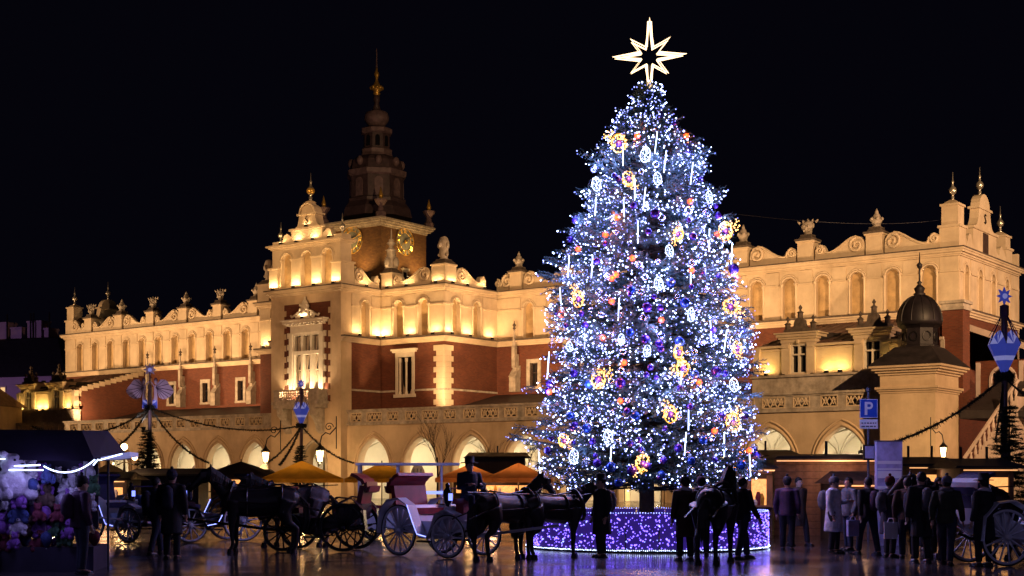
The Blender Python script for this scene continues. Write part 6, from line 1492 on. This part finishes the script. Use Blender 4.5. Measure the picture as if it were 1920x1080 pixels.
def horse(px, Z, rz, v, m_, label, xy=None, s=1.0):
    x, y = xy or at(px, Z); M = HM[v]; o = link('horse', M['body'], None, (x, y, 0), rz, m_); o.scale = (s, s, s); tag(o, label, 'horse', 'carriage horses'); 
    for q in M['hooves']: link('hoof', q, o)
    link('mane', M['mane'], o); link('tail', M['tail'], o); link('harness', M['harness'], o)
    ey = MB(); hz = -(0, .16)[v]
    for s2 in (-1, 1): e2 = MB(); e2.ball((1.14, s2 * .095, 1.84 + hz), .022, 7, 5); e2.build('eye', 'black_paint', o, True)

# ------------------------------------------------------------------ carriages
def wheel_parts(r, n, par, loc, yaw, rim_m, spoke_m):
    w = bpy.data.objects.new('wheel', None); COL.objects.link(w); w.parent = par; w.location = loc; w.rotation_euler = (0, 0, yaw)
    key = (r, n, rim_m)
    if key not in WM:
        a = MB(); P = [(r * math.cos(t), 0, r * math.sin(t)) for t in [2 * PI * i / 36 for i in range(36)]]; a.tube(P, .022, 6, True)
        b = MB(); b.tube([((r - .035) * math.cos(t), 0, (r - .035) * math.sin(t)) for t in [2 * PI * i / 36 for i in range(36)]], .03, 6, True)
        c = MB(); c.tube([(0, -.11, 0), (0, -.08, 0), (0, .08, 0), (0, .1, 0)], [.045, .065, .065, .04], 12)
        s = MB(); s.tube([(.05, 0, 0), (r * .5, 0, 0), (r - .05, 0, 0)], [.022, .017, .02], 6)
        WM[key] = (a.mesh('tyre', 'tyre', True), b.mesh('rim', rim_m, True), c.mesh('hub', rim_m, True), s.mesh('spoke', spoke_m, True))
    t, rm, h, s = WM[key]; link('tyre', t, w); link('rim', rm, w); link('hub', h, w)
    for i in range(n): o = link('spoke', s, w); o.rotation_euler = (0, i * 2 * PI / n + .1, 0)
WM = {}
def carriage(loc, rz, label, body_m, wheel_m, seat_m, hood=True, steer=0, led=True, lamp=True):
    e = thing('horse_carriage', label, 'carriage', (loc[0], loc[1], 0), rz, 'horse carriages'); RW, FW_ = .55, .45; tk = .66; wb = 1.45
    for s in (-1, 1):
        wheel_parts(RW, 14, e, (-wb / 2, s * tk, RW + .022), 0, wheel_m, wheel_m); wheel_parts(FW_, 12, e, (wb / 2 - math.sin(steer) * s * tk, s * tk * math.cos(steer), FW_ + .022), steer, wheel_m, wheel_m)
    # tub: swept side profile
    side = [(-1.15, 1.12), (-1.1, .8), (-.85, .6), (-.35, .52), (-.25, .4), (.25, .4), (.32, .55), (.55, .62), (.75, .8), (.8, 1.12), (.55, 1.08), (.5, .86), (.2, .78), (-.2, .78), (-.5, .9), (-.62, 1.12)]
    m = MB(); m.extr(Frame(0, 0, 0), side, -.5, .5); m.build('carriage_body', body_m, e)
    for s in (-1, 1):
        m = MB(); P = [(-1.3, .5), (-1.25, .95), (-.98, 1.22), (-.62, 1.26), (-.3, 1.1), (-.12, .72), (.02, .47), (.3, .42), (.42, .62), (.55, .93), (.85, 1.02), (1.15, .92)]
        k0 = len(m.v)
        for (x, z) in P: m.v += [(x, s * .54, z), (x, s * .80, z), (x, s * .80, z + .03), (x, s * .54, z + .03)]
        for i in range(len(P) - 1):
            for j in range(4): m.f.append((k0 + i * 4 + j, k0 + i * 4 + (j + 1) % 4, k0 + i * 4 + 4 + (j + 1) % 4, k0 + i * 4 + 4 + j))
        fo = m.build('mudguard', body_m, e)
        if led: l = MB(); l.tube([(x, s * .81, z + .04) for x, z in P[4:8]], .009, 4); l.build('led_strip', 'bulb_soft', fo)
        m = MB(); m.tube([(-1.2, s * .3, .62), (-.9, s * .3, .5), (-.55, s * .3, .58)], .03, 5); m.tube([(.4, s * .3, .55), (.75, s * .3, .5), (1.05, s * .3, .55)], .03, 5); m.build('leaf_spring', 'iron', e)
        if lamp:
            m = MB(); m.lathe([(.04, 1.12), (.09, 1.2), (.1, 1.42), (.04, 1.52), (.05, 1.58), (.01, 1.62)], (.72, s * .56, 0), 8); lo = m.build('carriage_lamp', 'black_paint', e); m = MB(); m.lathe([(.075, 1.24), (.095, 1.4)], (.72, s * .56, 0), 8); m.box(.80, .825, s * .56 - .05, s * .56 + .05, 1.24, 1.39); m.build('lamp_glass', 'bulb_dim', lo)
    m = MB(); m.box(-1.02, -.45, -.48, .48, .92, 1.06); m.extr(Frame(0, 0, 0), [(-1.1, 1.0), (-.98, 1.0), (-1.08, 1.55), (-1.2, 1.55)], -.48, .48); m.build('rear_seat', seat_m, e)
    m = MB(); m.box(.38, .72, -.46, .46, .9, 1.02); m.build('front_seat', seat_m, e)
    m = MB(); m.box(.72, 1.08, -.42, .42, 1.16, 1.28); m.box(.78, 1.02, -.38, .38, .95, 1.16); m.tube([(.72, -.42, 1.28), (.68, -.42, 1.5), (.68, .42, 1.5), (.72, .42, 1.28)], .02, 5); m.build('coachman_box', seat_m, e)
    m = MB(); m.extr(Frame(0, 0, 0), [(1.08, .78), (1.35, .72), (1.62, 1.12), (1.58, 1.14), (1.33, .78), (1.08, .82)], -.45, .45); m.build('dashboard', body_m, e)
    if hood:
        for i in range(5):
            a0, a1 = PI * .62 + i * .16, PI * .62 + (i + 1) * .16; m = MB(); r0, r1 = .95, .95 - .03 * i; c = (-.55, 1.15)
            P = lambda a, r: (c[0] + r * math.cos(a), c[1] + r * math.sin(a) * .78); p, q = P(a0, r0), P(a1, r1); p2, q2 = P(a0, r0 - .09), P(a1, r1 - .09); m.extr(Frame(0, 0, 0), [p, q, q2, p2], -.53, .53); m.build('hood_fold', seat_m, e)
    for x, h in ((-wb / 2, RW), (wb / 2, FW_)): m = MB(); m.tube([(x, -tk, h + .02), (x, tk, h + .02)], .035, 6); m.build('axle', 'iron', e)
    m = MB(); m.tube([(.6, 0, .45), (1.3, 0, .5), (3.4, 0, .75)], [.04, .04, .03], 6); m.tube([(1.25, -.5, .55), (1.25, .5, .55)], .03, 5); m.build('draught_pole', wheel_m, e)
    for s in (-1, 1): m = MB(); m.box(-.2, .25, s * .55 - .07, s * .55 + .07, .32, .36); m.build('step', 'iron', e)
    return e
hd = math.atan2(-.77, .64)
carriage((-1.52, 31.15), hd + .12, 'white open carriage with red hood and lamps left of the tree', 'white_paint', 'white_paint', 'red_leather', steer=.15)
carriage(at(240, 38.2), R(-32), 'white wheeled carriage behind the toy stall with glowing mudguard', 'white_paint', 'white_paint', 'blue_leather')
carriage(at(392, 38.4), R(-150), 'dark blue carriage right of the glowing mudguard carriage', 'dark_paint', 'white_paint', 'blue_leather', led=True)
carriage(at(600, 33.6), R(172), 'dark red carriage facing left beside the white one', 'dark_paint', 'black_paint', 'red_leather', lamp=False, led=False)
carriage(at(1912, 28.2), R(14), 'white wheeled carriage cut off by the right edge', 'white_paint', 'white_paint', 'blue_leather')
# glazed sightseeing cart behind
ge = thing('sightseeing_cart', 'open white-framed electric sightseeing cart behind the red-hooded carriage', 'cart', (*at(765, 40), 0), R(3))
for x in (-1.35, -.28, .95): 
    for s in (-1, 1): m = MB(); m.box(x - .03, x + .03, s * .6 - .03, s * .6 + .03, .7, 2.08); m.build('roof_post', 'white_paint', ge)
m = MB(); m.box(-1.45, 1.45, -.7, .7, 2.08, 2.15); m.build('cart_roof', 'white_paint', ge)
m = MB(); m.extr(Frame(0, 0, 0), [(-1.5, .3), (1.5, .3), (1.6, .7), (1.2, 1.0), (.9, .75), (-1.5, .75)], -.65, .65); m.build('cart_body', 'white_paint', ge)
m = MB(); m.fb(Frame(0, -.66, 0), -.2, 1.0, 1.28, 1.36, 0, .02); m.build('light_strip', 'bulb_dim', ge)
m = MB(); m.fb(Frame(0, -.62, 0), -1.32, -.31, 1.0, 2.06, -.01, 0); m.build('side_glass', 'window_glass', ge)
for x in (-.9, 0.0): m = MB(); m.box(x - .25, x + .25, -.6, .6, .75, .95); m.box(x - .3, x - .2, -.6, .6, .95, 1.35); m.build('bench', 'red_leather', ge)
for x in (-1.0, 1.0):
    for s in (-1, 1): wheel_parts(.26, 8, ge, (x, s * .6, .285), 0, 'tyre', 'tyre')

horse(955, 29.8, R(44), 0, 'horse_hide', 'dark brown harnessed horse standing left of the tree fence', s=.92); horse(1042, 30.4, R(30), 1, 'horse_black', 'black harnessed horse in front of the violet fence', s=.9)
horse(480, 32.6, R(188), 0, 'horse_black', 'black horse before the dark red carriage'); horse(545, 35.6, R(172), 1, 'horse_grey', 'grey horse half hidden behind the black one')
horse(1345, 28.6, R(68), 0, 'horse_black', 'black horse seen from behind before the violet fence')
horse(1800, 30.2, R(170), 1, 'horse_hide', 'dark brown horse among the crowd at right')

person(806, 0, R(25), 'sit', 'coachman in dark coat and brimmed hat on the white carriage box', 'coat', 'cloth_navy', 'jeans', 'brimmed_hat', 'cloth_black', xy=(-.92, 30.42), z=.73)
person(1476, 33.4, R(160), 'stand', 'person in plum jacket standing alone right of the violet fence', 'jacket', 'cloth_plum', 'cloth_black', 'knit_cap', 'cloth_black')
person(1497, 36, R(30), 'walk', 'person in brown coat behind the one in plum', 'coat', 'cloth_brown', 'cloth_black')
person(1563, 32.2, R(60), 'phone', 'person in long pale coat turned towards the tree', 'coat', 'cloth_white', 'cloth_black', 'knit_cap', 'cloth_grey')
person(1592, 33.6, R(-70), 'stand', 'person in grey jacket facing the pale coat', 'jacket', 'cloth_grey', 'jeans')
person(1628, 31.6, R(200), 'walk', 'person in black jacket walking away below the parking sign', 'jacket', 'cloth_black', 'jeans', bag='paper')
person(1668, 30.6, R(120), 'stand', 'person in navy coat before the lilac pylon', 'coat', 'cloth_navy', 'cloth_black', 'knit_cap', 'cloth_red')
person(1702, 30.0, R(170), 'stand', 'person in brown jacket with white carrier bag', 'jacket', 'cloth_brown', 'jeans', bag='sign_white')
person(1728, 28.4, R(190), 'stand', 'tall person in black coat seen from behind', 'coat', 'cloth_black', 'cloth_black', s=1.06)
person(1760, 30.8, R(20), 'phone', 'person in red jacket raising a hand in the crowd', 'jacket', 'cloth_red', 'cloth_black')
person(1775, 27.8, R(150), 'walk', 'person in olive jacket walking in the crowd', 'jacket', 'cloth_olive', 'jeans', 'knit_cap', 'cloth_grey')
person(1738, 33.5, R(0), 'stand', 'person in pale scarfless grey coat deep in the crowd', 'coat', 'cloth_grey', 'cloth_black')
person(1845, 27.4, R(210), 'stand', 'person in dark coat beside the right carriage', 'coat', 'cloth_black', 'cloth_black', 'brimmed_hat')
person(1285, 29.2, R(200), 'stand', 'person in brown coat left of the horse seen from behind', 'coat', 'cloth_brown', 'cloth_black', 'knit_cap', 'cloth_black')
person(1392, 29.8, R(120), 'walk', 'person in black jacket right of the horse seen from behind', 'jacket', 'cloth_black', 'jeans')
person(1315, 31.0, R(170), 'phone', 'person in navy jacket by the fence holding up a hand', 'jacket', 'cloth_navy', 'jeans', 'knit_cap', 'cloth_plum')
person(1128, 30.6, R(-60), 'stand', 'coachman in black coat and hat by the black horse', 'coat', 'cloth_black', 'cloth_black', 'brimmed_hat')
person(322, 29.8, R(175), 'stand', 'person in black coat before the left carriages', 'coat', 'cloth_black', 'cloth_black', 'knit_cap', 'cloth_navy', s=1.08)
person(292, 31.4, R(140), 'walk', 'person in navy jacket left of the one in black coat', 'jacket', 'cloth_navy', 'jeans')
person(152, 25.2, R(130), 'stand', 'stallholder in dark jacket at right end of the toy stall', 'jacket', 'cloth_plum', 'jeans', 'knit_cap', 'cloth_black')
